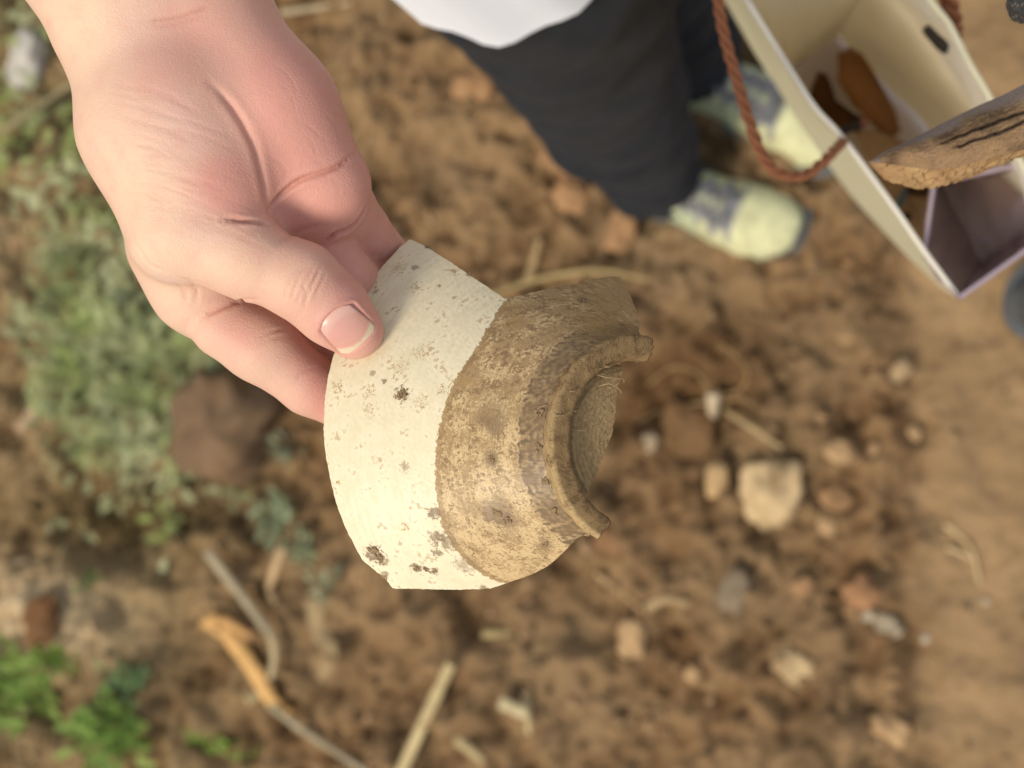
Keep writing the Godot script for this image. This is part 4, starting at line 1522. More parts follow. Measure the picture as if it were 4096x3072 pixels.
	for i in v.size():
		var p := v[i]
		var n := f.slope(p, f.list_at(p), 0.4)
		var col := skin
		var w := [0.0, 0.0, 0.0, 0.0]
		for s in patches:
			var d2: float = p.distance_squared_to(s[0]) / (s[1] * s[1])
			if d2 < 4.0:
				w[s[2]] += s[3] * exp(-d2 * 1.6)
		# the palm is rosier towards the little finger
		var rose := smoothstep(-95.0, -40.0, p.x + 0.25 * p.y) * 1.0
		col = mix3(col, cream, minf(w[2], 0.9))
		col = mix3(col, pale, minf(w[3], 0.8))
		col = mix3(col, pink, minf(w[1] * 0.85 + rose * 0.6, 0.92))
		var m1 := noise_b.get_noise_3d(p.x * 0.12, p.y * 0.12, p.z * 0.12)
		var m2 := noise_b.get_noise_3d(p.x * 0.45, p.y * 0.45, p.z * 0.45)
		col = mix3(col, pink, 0.24 * m1 + 0.20 * m2)
		col = col * (1.0 + 0.03 * m2)
		var drop := 0.0
		var red := 0.0
		for s in creases:
			if p.distance_to(s.mid) > s.reach:
				continue
			var line: PackedVector3Array = s.line
			var least := 1e9
			var t_end := 1.0
			for k in line.size() - 1:
				var q := Geometry3D.get_closest_point_to_segment(p, line[k], line[k + 1])
				var d := q.distance_squared_to(p)
				if d < least:
					least = d
					t_end = float(k) / maxf(line.size() - 2.0, 1.0)
			least = sqrt(least)
			if least > s.wide * 2.6:
				continue
			var fade := smoothstep(0.0, 0.18, t_end) * smoothstep(1.0, 0.82, t_end)
			fade = maxf(fade, 0.25)
			var g := exp(-pow(least / (s.wide * 0.62), 2.0)) * fade
			drop += s.deep * (g - 0.12 * exp(-pow((least - s.wide * 1.5) / (s.wide * 0.7), 2.0)) * fade)
			red = maxf(red, g * s.red)
		col = mix3(col, Color(0.44, 0.17, 0.12), red * 0.35)
		# nail fold: the flesh swells a little round the plate
		var a := (p - nail_c).dot(nl)
		var e := (p - nail_c).dot(nw)
		if (p - nail_c).dot(nn) > -6.0 and (p - nail_c).length() < 18.0:
			var q := nail_edge(a, e)
			drop += 0.75 * smoothstep(0.12, -0.05, q) * smoothstep(9.5, 6.0, a) - 0.55 * exp(-pow((q - 0.13) / 0.14, 2.0)) * smoothstep(7.5, 4.0, a)
			col = mix3(col, pink, 0.55 * exp(-pow((q - 0.12) / 0.16, 2.0)))
		v[i] = p - n * drop
		col.a = 1.0
		c.append(col)
	var who := thing("person", "bare hand and wrist reaching in from the top left, pinching the bowl fragment", "person", mm_world(mm_px(640, 0)))
	var m := paint(Color.WHITE, 0.5, {"vc": true, "spec": 0.35, "sss": 0.08, "bump": tex_skin, "bump_cm": 0.014, "bump_rep": 92.0})
	put("body", who, to_world(v), f.triangles(), m, {"c": c})
	build_nail(who, f, nail_c, nl, nw, nn)

# 0 on the nail's outline, negative inside: a rounded plate about 13 mm wide, 14 mm long
func nail_edge(a: float, e: float) -> float:
	var back := -6.8 + 0.075 * e * e
	var side := absf(e + 0.02 * a) / 6.2
	var s := maxf(side - 1.0, (back - a) / 6.0)
	return maxf(s, (a - 8.0) / 6.0)

func build_nail(who: Node3D, f: Flesh, o: Vector3, nl: Vector3, nw: Vector3, nn: Vector3) -> void:
	var rows := 30
	var cols := 23
	var v := PackedVector3Array()
	var c := PackedColorArray()
	var plate := PackedVector3Array()
	for i in rows:
		for j in cols:
			var e := lerpf(-1.0, 1.0, float(j) / (cols - 1))
			var width := 6.3 * (1.0 - 0.12 * pow(1.0 - float(i) / (rows - 1), 3.0))
			var x := e * width
			var back := -7.1 + 0.085 * x * x
			var front := 10.0 - 0.075 * x * x
			var a := lerpf(back, front, float(i) / (rows - 1))
			# the plate's own arch follows the thumb's back, then runs straight past the tip
			var on := minf(a, 5.2)
			var hit := f.strike(o + nl * on + nw * x * 0.94 + nn * 9.0, -nn, 0.0, 26.0)
			var h := -4.0
			if hit != Vector3.INF:
				h = (hit - o).dot(nn)
			h = maxf(h, -3.6)
			var past := maxf(0.0, a - 5.2)
			var p := o + nl * a + nw * x + nn * (h + 0.12 - past * 0.22 - 0.55 * smoothstep(-5.0, -7.5, a))
			plate.append(p)
			var tip := smoothstep(5.35, 5.75, a + 0.055 * x * x - 0.9 + 0.15 * noise_b.get_noise_2d(x * 0.8, 3.0))
			var lunula := smoothstep(-3.6, -4.6, a - 0.08 * x * x)
			var k := mix3(Color(0.64, 0.325, 0.27), Color(0.65, 0.38, 0.31), lunula + 0.25 * noise_b.get_noise_2d(x * 0.5, a * 0.3))
			k = mix3(k, Color(0.60, 0.29, 0.22), 0.5 * exp(-pow((a + 0.055 * x * x - 5.0) / 0.5, 2.0)))
			k = mix3(k, Color(0.68, 0.545, 0.385), tip)
			k.a = 1.0
			c.append(k)
	v.append_array(plate)
	for p in plate:
		v.append(p - nn * 0.45)
	var ix := grid_ix(rows, cols)
	var under := grid_ix(rows, cols)
	under.reverse()
	var n := plate.size()
	for k in under.size():
		under[k] += n
	ix.append_array(under)
	var round := []
	for j in cols:
		round.append(j)
	for i in range(1, rows):
		round.append(i * cols + cols - 1)
	for j in range(cols - 2, -1, -1):
		round.append((rows - 1) * cols + j)
	for i in range(rows - 2, 0, -1):
		round.append(i * cols)
	for k in round.size():
		var a: int = round[k]
		var b: int = round[(k + 1) % round.size()]
		ix.append_array([a, a + n, b, b, a + n, b + n])
	fix_outward(v, ix)
	c.append_array(c.duplicate())
	put("thumbnail", who, to_world(v), ix, paint(Color.WHITE, 0.3, {"vc": true, "spec": 0.5, "coat": 0.3, "coat_rough": 0.3}), {"c": c})

# ---------- the person standing behind ----------
func loft(sections: Array, sides: int, cap := true) -> Array:
	# sections: [centre, right axis, forward axis, extra callable(angle) or null]
	var v := PackedVector3Array()
	var n := sections.size()
	for s in sections:
		for j in sides:
			var a := TAU * j / sides
			var k: float = 1.0
			if s.size() > 3:
				k = s[3].call(a)
			v.append(s[0] + (s[1] * cos(a) + s[2] * sin(a)) * k)
	var ix := grid_ix(n, sides, true)
	if cap:
		v.append(sections[0][0])
		v.append(sections[n - 1][0])
		for j in sides:
			var b := (j + 1) % sides
			ix.append_array([n * sides, b, j, n * sides + 1, (n - 1) * sides + j, (n - 1) * sides + b])
	fix_outward(v, ix)
	return [v, ix]

func build_standing_person() -> void:
	var a1 := on_ground(2680, 735)
	var a2 := on_ground(2810, 300)
	var who := thing("person", "person standing in a white shirt, dark grey trousers and pale green shoes", "person", (a1 + a2) * 0.5)
	var toe := Vector3(0.92, 0, 0.36).normalized()
	var side := Vector3(-toe.z, 0, toe.x)
	var torso := on_ground(1965, -1010, 0.90) + Vector3(0, 0, -0.030)
	# body under the clothes: one continuous figure from the ankles to the shoulders
	var f := Flesh.new()
	var mm := func(p: Vector3) -> Vector3: return (p - cam_pos) * 1000.0
	var cloth := Flesh.new()
	for s in [[a1, 1.0], [a2, -1.0]]:
		var a: Vector3 = s[0]
		var hip := torso + Vector3(0, -0.06, 0) + Vector3(0, 0, 0.085 * s[1]) + Vector3(0.0, 0.0, 0.0)
		var knee := a.lerp(hip, 0.5) + toe * 0.015
		knee.y = 0.46
		knee += Vector3(-0.014, 0, 0.014)
		f.bone(mm.call(a + Vector3(0, 0.07, 0)), mm.call(knee), 30.0, 38.0, 20.0)
		f.bone(mm.call(knee), mm.call(hip), 38.0, 58.0, 30.0)
		cloth.bone(mm.call(a + Vector3(0, 0.075, 0) - toe * 0.005), mm.call(a.lerp(knee, 0.45) + Vector3(0, 0.04, 0)), 50.0, 46.0, 8.0)
		cloth.bone(mm.call(a.lerp(knee, 0.45) + Vector3(0, 0.04, 0)), mm.call(knee), 46.0, 55.0, 18.0)
		cloth.bone(mm.call(knee), mm.call(hip), 55.0, 84.0, 28.0)
	f.bone(mm.call(torso + Vector3(0, 0, -0.05)), mm.call(torso + Vector3(0, 0, 0.05)), 82.0, 82.0, 60.0)
	f.bone(mm.call(torso + Vector3(0, 0, 0)), mm.call(torso + Vector3(-0.02, 0.42, 0)), 90.0, 95.0, 60.0)
	cloth.bone(mm.call(torso + Vector3(0, 0.0, -0.06)), mm.call(torso + Vector3(0, 0.0, 0.06)), 80.0, 80.0, 40.0)
	f.build(16.0)
	var back_to_world := func(list: PackedVector3Array) -> PackedVector3Array:
		var out := PackedVector3Array()
		for p in list:
			out.append(cam_pos + p * 0.001)
		return out
	put("body", who, back_to_world.call(f.v), f.triangles(), paint(Color(0.55, 0.36, 0.26), 0.55))
	cloth.build(13.0)
	cloth.refine()
	var cv: PackedVector3Array = cloth.v
	var cc := PackedColorArray()
	for k in cv.size():
		var p := cv[k]
		var w := cam_pos + p * 0.001
		# soft folds, bunched above the hem
		var low := smoothstep(0.45, 0.12, w.y)
		var fold := 7.0 * noise_b.get_noise_3d(p.x * 0.010, p.y * 0.016, p.z * 0.010) + 7.0 * low * noise_b.get_noise_3d(p.x * 0.012, p.y * 0.045, p.z * 0.012)
		var n := cloth.slope(p, cloth.list_at(p), 3.0)
		cv[k] = p + n * fold
		var t := noise_b.get_noise_3d(p.x * 0.05, p.y * 0.05, p.z * 0.05)
		cc.append(Color(0.019, 0.0205, 0.0255) * (1.0 + 0.2 * t))
	put("trousers", who, back_to_world.call(cv), cloth.triangles(), paint(Color.WHITE, 0.85, {"vc": true, "spec": 0.25, "bump": tex_cloth, "bump_cm": 0.03, "bump_rep": 30.0, "rim": 0.08}), {"c": cc})
	# the shirt: a loose open tube with a curved hem
	var secs := []
	var rows := 26
	for k in rows:
		var t := float(k) / (rows - 1)
		var flare := 1.0 - 0.10 * t
		var c := torso + Vector3(-0.02 * t, -0.015 + 0.52 * t, 0)
		secs.append([c, Vector3(0.098, 0, 0) * flare, Vector3(0, 0, 0.178) * flare, func(a): return 1.0 + 0.007 * sin(a * 7.0 + 3.0 * t) * (1.0 - t) + 0.015 * sin(a * 13.0 - 5.0 * t)])
	var shirt := loft(secs, 72, false)
	var sv: PackedVector3Array = shirt[0]
	var six: PackedInt32Array = shirt[1]
	var n0 := sv.size()
	for k in n0:
		var c := torso + Vector3(0, sv[k].y - torso.y, 0)
		sv.append(sv[k] + (c - sv[k]).normalized() * 0.0016)
	var outer_count := six.size()
	for k in range(outer_count - 1, -1, -1):
		six.append(six[k] + n0)
	for j in 72:
		var b := (j + 1) % 72
		six.append_array([j, j + n0, b, b, j + n0, b + n0])
		var top := (rows - 1) * 72
		six.append_array([top + b, top + b + n0, top + j, top + j, top + b + n0, top + j + n0])
	put("shirt", who, sv, six, paint(Color(0.83, 0.86, 0.93), 0.85, {"spec": 0.2, "rim": 0.2}))
	var hem := []
	for j in 73:
		hem.append(sv[(j % 72) + 72] + (sv[(j % 72) + 72] - torso - Vector3(0, sv[j % 72].y - torso.y, 0)).normalized() * 0.0006)
	shoe(who, on_ground(2530, 680), on_ground(3222, 958), 1.0)
	shoe(who, on_ground(2640, 290), on_ground(3400, 628), -1.0)

# a hiking shoe, from heel to toe along the ground
func shoe(who: Node3D, heel: Vector3, toe: Vector3, mirror: float, dark := false) -> void:
	var fwd := (toe - heel).normalized()
	var side := Vector3(-fwd.z, 0, fwd.x) * mirror
	var long := heel.distance_to(toe)
	var root: Node3D = who
	var up := Vector3.UP
	var y0 := 0.028
	var station := func(t: float, hw: float, top: float, bulge: float) -> Array:
		return [heel + fwd * long * t + side * 0.006 * sin(t * PI), side * hw, up * top, bulge]
	# widths and heights from heel to toe
	var ts := [0.0, 0.03, 0.10, 0.22, 0.36, 0.50, 0.62, 0.74, 0.84, 0.92, 0.97, 1.0]
	var hw := [0.016, 0.028, 0.034, 0.035, 0.033, 0.036, 0.041, 0.0435, 0.041, 0.034, 0.023, 0.010]
	var tp := [0.070, 0.082, 0.092, 0.095, 0.094, 0.082, 0.068, 0.058, 0.052, 0.046, 0.038, 0.026]
	var rows := 40
	var sides := 36
	var v := PackedVector3Array()
	var c := PackedColorArray()
	var cream := Color(0.62, 0.61, 0.36)
	var green := Color(0.49, 0.56, 0.36)
	var grey := Color(0.105, 0.115, 0.115)
	var lilac := Color(0.23, 0.225, 0.25)
	if dark:
		cream = Color(0.05, 0.055, 0.06)
		green = Color(0.04, 0.045, 0.05)
		grey = Color(0.085, 0.095, 0.105)
		lilac = Color(0.06, 0.06, 0.07)
	var pick := func(list: Array, t: float) -> float:
		for k in ts.size() - 1:
			if t <= ts[k + 1]:
				return lerpf(list[k], list[k + 1], smoothstep(0.0, 1.0, (t - ts[k]) / (ts[k + 1] - ts[k])) * 0.4 + 0.6 * (t - ts[k]) / (ts[k + 1] - ts[k]))
		return list[-1]
	for i in rows + 1:
		var t := pow(float(i) / rows, 0.9)
		var w: float = pick.call(hw, t)
		var h: float = pick.call(tp, t)
		var o: Vector3 = heel + fwd * long * t + side * 0.007 * sin(t * PI)
		for j in sides:
			var a := TAU * j / sides
			var x := signf(cos(a)) * pow(absf(cos(a)), 0.75)
			var y := sin(a)
			var yy := h * pow(maxf(y, 0.0), 0.8) if y > 0.0 else 0.02 * y * 0.2
			var taper := 1.0 - 0.28 * pow(clampf(yy / 0.09, 0.0, 1.0), 1.5)
			var p: Vector3 = o + side * x * w * taper + up * (y0 * 0.6 + yy)
			v.append(p)
			var k := cream
			var q := noise_b.get_noise_2d(t * 9.0 + mirror, a * 2.0)
			if t < 0.5 and yy > 0.02:
				k = mix3(cream, green, 0.8 + 0.9 * q)
			var across := absf(x) * taper
			if t > 0.34 and t < 0.66 and across < 0.55 and yy > 0.02:
				k = mix3(grey, lilac, 0.5 + q)
			if t > 0.40 and t < 0.60 and across < 0.20 and yy > 0.03:
				k = mix3(cream, green, 0.5)
			if t > 0.28 and t < 0.66 and across >= 0.55 and across < 0.74 and yy > 0.02 and sin(t * 80.0) > 0.3:
				k = lilac
			# toe rand
			if t > 0.962 or (yy < 0.010 + 0.020 * smoothstep(0.72, 0.95, t)):
				k = grey
			var dust := smoothstep(0.1, 0.6, noise_a.get_noise_2d(t * 2600.0 + mirror * 90.0, a * 420.0)) * 0.6 + 0.5 * smoothstep(0.030, 0.008, yy)
			k = mix3(k, Color(0.24, 0.17, 0.10), dust * 0.6)
			c.append(k * (1.0 + 0.12 * q))
	var ix := grid_ix(rows + 1, sides, true)
	v.append(heel + up * 0.04)
	v.append(toe + up * 0.025)
	c.append(green)
	c.append(grey)
	for j in sides:
		var b := (j + 1) % sides
		ix.append_array([(rows + 1) * sides, b, j, (rows + 1) * sides + 1, rows * sides + j, rows * sides + b])
	fix_outward(v, ix)
	var up_mesh := put("shoe", root, v, ix, paint(Color.WHITE, 0.8, {"vc": true, "spec": 0.3, "bump": tex_cloth, "bump_cm": 0.03, "bump_rep": 40.0}), {"c": c})
	# sole
	var top := PackedVector3Array()
	var bottom := PackedVector3Array()
	for k in 48:
		var a := TAU * k / 48
		var t := 0.5 - 0.5 * cos(a)
		var w: float = pick.call(hw, t) + 0.005
		var s := 1.0 if sin(a) >= 0.0 else -1.0
		var o: Vector3 = heel + fwd * (long * (t * 1.03 - 0.015)) + side * 0.007 * sin(t * PI)
		top.append(o + side * s * w * minf(1.0, absf(sin(a)) * 6.0) + up * (0.026 + 0.008 * smoothstep(0.8, 1.0, t)))
		bottom.append(o + side * s * w * 0.96 * minf(1.0, absf(sin(a)) * 6.0) + up * (0.0 + 0.014 * smoothstep(0.75, 1.0, t)))
	var sl := slab(top, bottom)
	put("sole", up_mesh, sl[0], sl[1], paint(grey * 1.1, 0.85, {"spec": 0.3}))
	# laces across the instep
	var lace := paint(Color(0.22, 0.215, 0.225) if not dark else Color(0.08, 0.08, 0.09), 0.8)
	for k in 6:
		var t := 0.36 + 0.048 * k
		var w: float = pick.call(hw, t)
		var h: float = pick.call(tp, t)
		var o: Vector3 = heel + fwd * long * t + side * 0.007 * sin(t * PI) + up * (y0 * 0.6)
		var sl_ := fwd * 0.006 * (1.0 if k % 2 == 0 else -1.0)
		var line := spline([o + side * w * 0.52 + up * h * 0.93 - sl_, o + side * w * 0.25 + up * (h * 1.0 + 0.002), o + up * (h * 1.0 + 0.004), o - side * w * 0.25 + up * (h + 0.002), o - side * w * 0.52 + up * h * 0.93 + sl_], 3)
		var tb := tube(line, func(_k): return 0.0022, 6)
		put("lace", up_mesh, tb[0], tb[1], lace)
	var loop := tube(spline([heel + up * 0.085 - fwd * 0.002, heel + up * 0.105 - fwd * 0.010, heel + up * 0.098 - fwd * 0.016, heel + up * 0.078 - fwd * 0.006], 4), func(_k): return 0.003, 6)
	put("heel_loop", up_mesh, loop[0], loop[1], paint(green, 0.8))

# ---------- the paper bag and what is in it ----------
func sheet(parent: Node3D, called: String, edge_a: Array, edge_b: Array, thick: float, mat: Material, rows := 12, bow := 0.0) -> MeshInstance3D:
	# a panel between two edges given as [px, py, depth], with real thickness
	var pa := spline(edge_a.map(func(p): return at_px(p[0], p[1], p[2])), 8)
	var pb := spline(edge_b.map(func(p): return at_px(p[0], p[1], p[2])), 8)
	var cols := 33
	var pick := func(line: PackedVector3Array, t: float) -> Vector3:
		var x := t * (line.size() - 1)
		var k := mini(int(x), line.size() - 2)
		return line[k].lerp(line[k + 1], x - k)
	var mid := PackedVector3Array()
	for i in rows + 1:
		for j in cols:
			var t := float(j) / (cols - 1)
			mid.append(pick.call(pa, t).lerp(pick.call(pb, t), float(i) / rows))
	var flat := grid_ix(rows + 1, cols)
	var nrm := smooth_normals(mid, flat)
	var v := PackedVector3Array()
	for k in mid.size():
		var i := k / cols
		var j := k % cols
		var b := bow * sin(PI * i / rows) + 0.0011 * noise_b.get_noise_2d(i * 0.28, j * 0.14 + thick * 9000.0 + rows * 3.7)
		mid[k] += nrm[k] * b
		v.append(mid[k] + nrm[k] * thick * 0.5)
	for k in mid.size():
		v.append(mid[k] - nrm[k] * thick * 0.5)
	var n := mid.size()
	var ix := flat.duplicate()
	for k in range(flat.size() - 1, -1, -1):
		ix.append(flat[k] + n)
	var round := []
	for j in cols:
		round.append(j)
	for i in range(1, rows + 1):
		round.append(i * cols + cols - 1)
	for j in range(cols - 2, -1, -1):
		round.append(rows * cols + j)
	for i in range(rows - 1, 0, -1):
		round.append(i * cols)
	# separate rim vertices keep the sheet's faces smooth
	var s := v.size()
	for k in round:
		v.append(v[k])
		v.append(v[k + n])
	for k in round.size():
		var a := s + k * 2
		var b := s + ((k + 1) % round.size()) * 2
		ix.append_array([a, a + 1, b, b, a + 1, b + 1])
	return put(called, parent, v, ix, mat)

func paper(col: Color, rough: float, opt := {}) -> StandardMaterial3D:
	var m := paint(col, rough, opt)
	m.backlight_enabled = true
	m.backlight = Color(0.90, 0.86, 0.76)
	return m

func rope(parent: Node3D, pts: Array, r: float) -> void:
	var line := spline(pts.map(func(p): return at_px(p[0], p[1], p[2])), 14)
	var n := line.size()
	var core := put_tube("handle", parent, line, r * 0.55, paint(Color(0.035, 0.014, 0.007), 0.8))
	# three strands twisted round each other
	var lens := [0.0]
	for k in range(1, n):
		lens.append(lens[-1] + line[k].distance_to(line[k - 1]))
	var total: float = lens[-1]
	var steps := int(total / 0.0016)
	for s in 3:
		var out := PackedVector3Array()
		var side := Vector3.ZERO
		for k in steps + 1:
			var d := total * k / steps
			var j := 1
			while j < n - 1 and lens[j] < d:
				j += 1
			var p := line[j - 1].lerp(line[j], clampf((d - lens[j - 1]) / maxf(lens[j] - lens[j - 1], 1e-6), 0.0, 1.0))
			var dir := (line[j] - line[j - 1]).normalized()
			if side == Vector3.ZERO:
				side = dir.cross(Vector3.UP).normalized()
			side = (side - dir * side.dot(dir)).normalized()
			var a := TAU * s / 3.0 + d / 0.021 * TAU
			out.append(p + (side * cos(a) + side.cross(dir) * sin(a)) * r * 0.62)
		var t := tube(out, func(_k): return r * 0.50, 7)
		put("strand", core, t[0], t[1], paint(Color(0.27, 0.098, 0.042), 0.75, {"rim": 0.3}))

func put_tube(called: String, parent: Node, line: PackedVector3Array, r: float, mat: Material) -> MeshInstance3D:
	var t := tube(line, func(_k): return r, 8)
	return put(called, parent, t[0], t[1], mat)

func build_bag() -> void:
	var bag := thing("paper_bag", "open cream paper bag with brown twisted rope handles, holding more finds", "paper bag", at_px(3500, 700, 0.8652))
	var cream := paper(Color(0.72, 0.71, 0.54), 0.6, {"spec": 0.35, "bump": tex_grain, "bump_cm": 0.02, "bump_rep": 8.0})
	var inside := paper(Color(0.85, 0.80, 0.69), 0.75, {"spec": 0.25})
	var inner_hem := paper(Color(0.84, 0.82, 0.78), 0.6, {"spec": 0.3})
	var near_rim := [[2870, -190, 0.6594], [2988, 0, 0.6636], [3175, 300, 0.672], [3262, 432, 0.6762], [3370, 552, 0.6804], [3560, 806, 0.6846], [3700, 1008, 0.6888], [3832, 1186, 0.693]]
	var near_low := [[2740, -260, 0.8652], [2900, 0, 0.8652], [3060, 268, 0.8694], [3140, 400, 0.8694], [3232, 545, 0.8736], [3400, 775, 0.8736], [3570, 960, 0.8652], [3800, 1172, 0.8568]]
	sheet(bag, "near_panel", near_rim, near_low, 0.0006, cream)
	var near_in := near_rim.map(func(p): return [p[0] + 2, p[1] - 1, p[2]])
	var near_turn := near_low.map(func(p): return [p[0] + 4, p[1] - 2, p[2]])
	# the folded hem stands proud of the rim as a rounded lip
	put_tube("rolled_rim", bag, spline(near_rim.map(func(p): return at_px(p[0], p[1], p[2])), 8), 0.0013, inner_hem)
	var far_rim := [[3580, -210, 0.6594], [3722, 0, 0.6636], [3790, 85, 0.6678], [3838, 172, 0.672], [3884, 262, 0.672], [3962, 395, 0.6762], [4082, 640, 0.6804], [4150, 780, 0.6846]]
	var far_hem := [[3500, -160, 0.7308], [3640, 30, 0.7308], [3712, 116, 0.7325], [3764, 206, 0.7342], [3815, 300, 0.7342], [3896, 438, 0.735], [4068, 690, 0.714], [4110, 820, 0.714]]
	var far_low := [[3200, -60, 0.8652], [3330, 112, 0.8652], [3400, 190, 0.8652], [3480, 272, 0.8652], [3560, 352, 0.8652], [3680, 470, 0.8652], [3850, 690, 0.8652], [3990, 840, 0.8652]]
	sheet(bag, "far_panel", far_rim, far_low, 0.0006, inside, 14, 0.006)
	var hem_in := far_rim.map(func(p): return [p[0] - 3, p[1] + 2, p[2] - 0.002])
	var hem_low := far_hem.map(func(p): return [p[0] - 5, p[1] + 2, p[2] - 0.006])
	sheet(bag, "folded_hem", hem_in, hem_low, 0.0004, inner_hem, 6)
	put_tube("rolled_rim", bag, spline(far_rim.map(func(p): return at_px(p[0], p[1], p[2] - 0.001)), 8), 0.0015, cream)
	var end_rim := [near_rim[0], [3220, -230, 0.6594], far_rim[0]]
	var end_low := [[3100, 325, 0.8652], [3178, 262, 0.8652], [3350, 138, 0.8652]]
	sheet(bag, "end_panel", end_rim, end_low, 0.0006, inside)
	sheet(bag, "bottom_panel", [[3106, 330, 0.8686], [3245, 545, 0.8736], [3410, 770, 0.8736], [3580, 950, 0.8686], [3790, 1140, 0.8652]], [[3348, 142, 0.8686], [3480, 275, 0.8686], [3680, 473, 0.8686], [3850, 703, 0.8686], [3955, 862, 0.8686]], 0.0008, paint(Color(0.60, 0.50, 0.44), 0.7))
	# a worn black smear on the inside of the hem
	var ink := []
	for p in [[3702, 108], [3712, 98], [3724, 100], [3745, 122], [3762, 140], [3778, 152], [3792, 166], [3806, 178], [3800, 186], [3804, 198], [3796, 206], [3780, 200], [3756, 180], [3732, 152], [3712, 130]]:
		ink.append(at_px(p[0], p[1], 0.0))
	var v := PackedVector3Array()
	var b := PackedVector3Array()
	var o: Vector3 = at_px(3838, 172, 0.672)
	var e1 := at_px(3722, 0, 0.6636) - o
	var e2 := at_px(3764, 206, 0.7274) - o
	var nn := e1.cross(e2).normalized()
	if nn.dot(cam_pos - o) < 0.0:
		nn = -nn
	for p in [[3702, 108], [3712, 98], [3724, 100], [3745, 122], [3762, 140], [3778, 152], [3792, 166], [3806, 178], [3800, 186], [3804, 198], [3796, 206], [3780, 200], [3756, 180], [3732, 152], [3712, 130]]:
		var dir := at_px(p[0], p[1], 1.0) - cam_pos
		var hit := cam_pos + dir * ((o - cam_pos).dot(nn) / dir.dot(nn))
		v.append(hit + nn * 0.0022)
		b.append(hit + nn * 0.0012)
	var sl := slab(v, b)
	put("black_smear", bag, sl[0], sl[1], paint(Color(0.022, 0.021, 0.021), 0.8), {"n": sl[2]})
	rope(bag, [[3372, 566, 0.6804], [3345, 592, 0.672], [3300, 640, 0.6636], [3240, 690, 0.6594], [3180, 706, 0.6552], [3110, 690, 0.651], [3055, 632, 0.6468], [3000, 490, 0.6426], [2950, 330, 0.6384], [2900, 150, 0.6384], [2872, 0, 0.6384], [2866, -110, 0.6426], [2880, -180, 0.6552], [2900, -150, 0.6636]], 0.0025)
	rope(bag, [[3640, -120, 0.6678], [3700, -110, 0.672], [3770, -60, 0.6804], [3800, 20, 0.6846], [3815, 80, 0.6888], [3818, 130, 0.6972], [3800, 160, 0.7056], [3770, 140, 0.7056]], 0.0040)
	# the plum-coloured end piece: three faces meeting in a corner
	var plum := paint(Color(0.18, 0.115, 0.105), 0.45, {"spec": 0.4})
	var box := thing("box", "open plum-brown plastic box standing in the end of the paper bag", "box", at_px(3900, 950, 0.8232))
	var A := [3735, 732, 0.7014]
	var B := [4160, 640, 0.7014]
	var C := [4160, 960, 0.6972]
	var D := [3838, 1190, 0.6905]
	var E := [3696, 1012, 0.6938]
	var Fq := [3922, 1052, 0.7812]
	var G := [4180, 880, 0.7812]
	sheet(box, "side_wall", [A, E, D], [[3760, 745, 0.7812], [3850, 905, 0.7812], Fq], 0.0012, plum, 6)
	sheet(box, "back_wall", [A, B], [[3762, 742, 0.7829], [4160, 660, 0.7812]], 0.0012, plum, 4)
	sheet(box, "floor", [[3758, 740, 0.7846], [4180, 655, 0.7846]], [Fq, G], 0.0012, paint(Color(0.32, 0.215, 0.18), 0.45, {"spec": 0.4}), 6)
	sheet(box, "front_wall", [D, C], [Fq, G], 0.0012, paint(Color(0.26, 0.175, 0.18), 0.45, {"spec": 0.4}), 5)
	var lip := paint(Color(0.38, 0.30, 0.35), 0.4)
	put_tube("rim", box, PackedVector3Array([at_px(4160, 640, 0.7014), at_px(3735, 732, 0.7014)]), 0.0012, lip)
	put_tube("rim", box, PackedVector3Array([at_px(3735, 732, 0.7014), at_px(3696, 1012, 0.6938)]), 0.0012, lip)
	put_tube("rim", box, PackedVector3Array([at_px(3838, 1190, 0.6905), at_px(4160, 960, 0.6972)]), 0.0012, lip)
	for s in [[3768, 895, 7, 9], [3838, 1010, 4, 12], [3925, 960, 14, 5]]:
		var l := lump(at_px(s[0], s[1], 0.7602), Vector3(s[2], 4, s[3]) * 0.00016, Basis.IDENTITY, s[0], 0.3, 8)
		put("scuff", box, l[0], l[1], lip)

func find(called: String, label: String, category: String, outline: Array, depth: float, thick: float, col: Color, group := "finds carried in the paper bag", bulge := 0.0) -> Node3D:
	var mid := Vector2.ZERO
	for p in outline:
		mid += Vector2(p[0], p[1]) / outline.size()
	var base := thing(called, label, category, at_px(mid.x, mid.y, depth), group)
	# rounded slab: three rings from the middle of the face to the edge and under
	var v := PackedVector3Array()
	var rings := [[0.0, bulge], [0.35, bulge * 0.9], [0.7, bulge * 0.55], [0.92, bulge * 0.15], [1.0, -0.15 * thick], [1.0, -0.75 * thick], [0.85, -thick], [0.0, -thick]]
	var fine := []
	for k in outline.size():
		var a := Vector2(outline[k][0], outline[k][1])
		var b := Vector2(outline[(k + 1) % outline.size()][0], outline[(k + 1) % outline.size()][1])
		var da: float = outline[k][2] if outline[k].size() > 2 else depth
		var db: float = outline[(k + 1) % outline.size()][2] if outline[(k + 1) % outline.size()].size() > 2 else depth
		for j in 6:
			fine.append([a.lerp(b, j / 6.0), lerpf(da, db, j / 6.0)])
	var c := PackedColorArray()
	for r in rings:
		for q in fine:
			var p2: Vector2 = mid.lerp(q[0], r[0])
			var d: float = lerpf(depth, q[1], r[0])
			var p := at_px(p2.x, p2.y, d - r[1])
			p += Vector3(1, 1, 1) * 0.0008 * noise_b.get_noise_3d(p.x * 300.0, p.y * 300.0, p.z * 300.0)
			v.append(p)
			var k := col * (1.0 + 0.4 * n3(noise_a, p, 6000.0))
			k.a = 1.0
			c.append(k)
	var ix := grid_ix(rings.size(), fine.size(), true)
	fix_outward(v, ix)
	put("body", base, v, ix, paint(Color.WHITE, 0.85, {"vc": true, "spec": 0.25}), {"c": c})
	return base

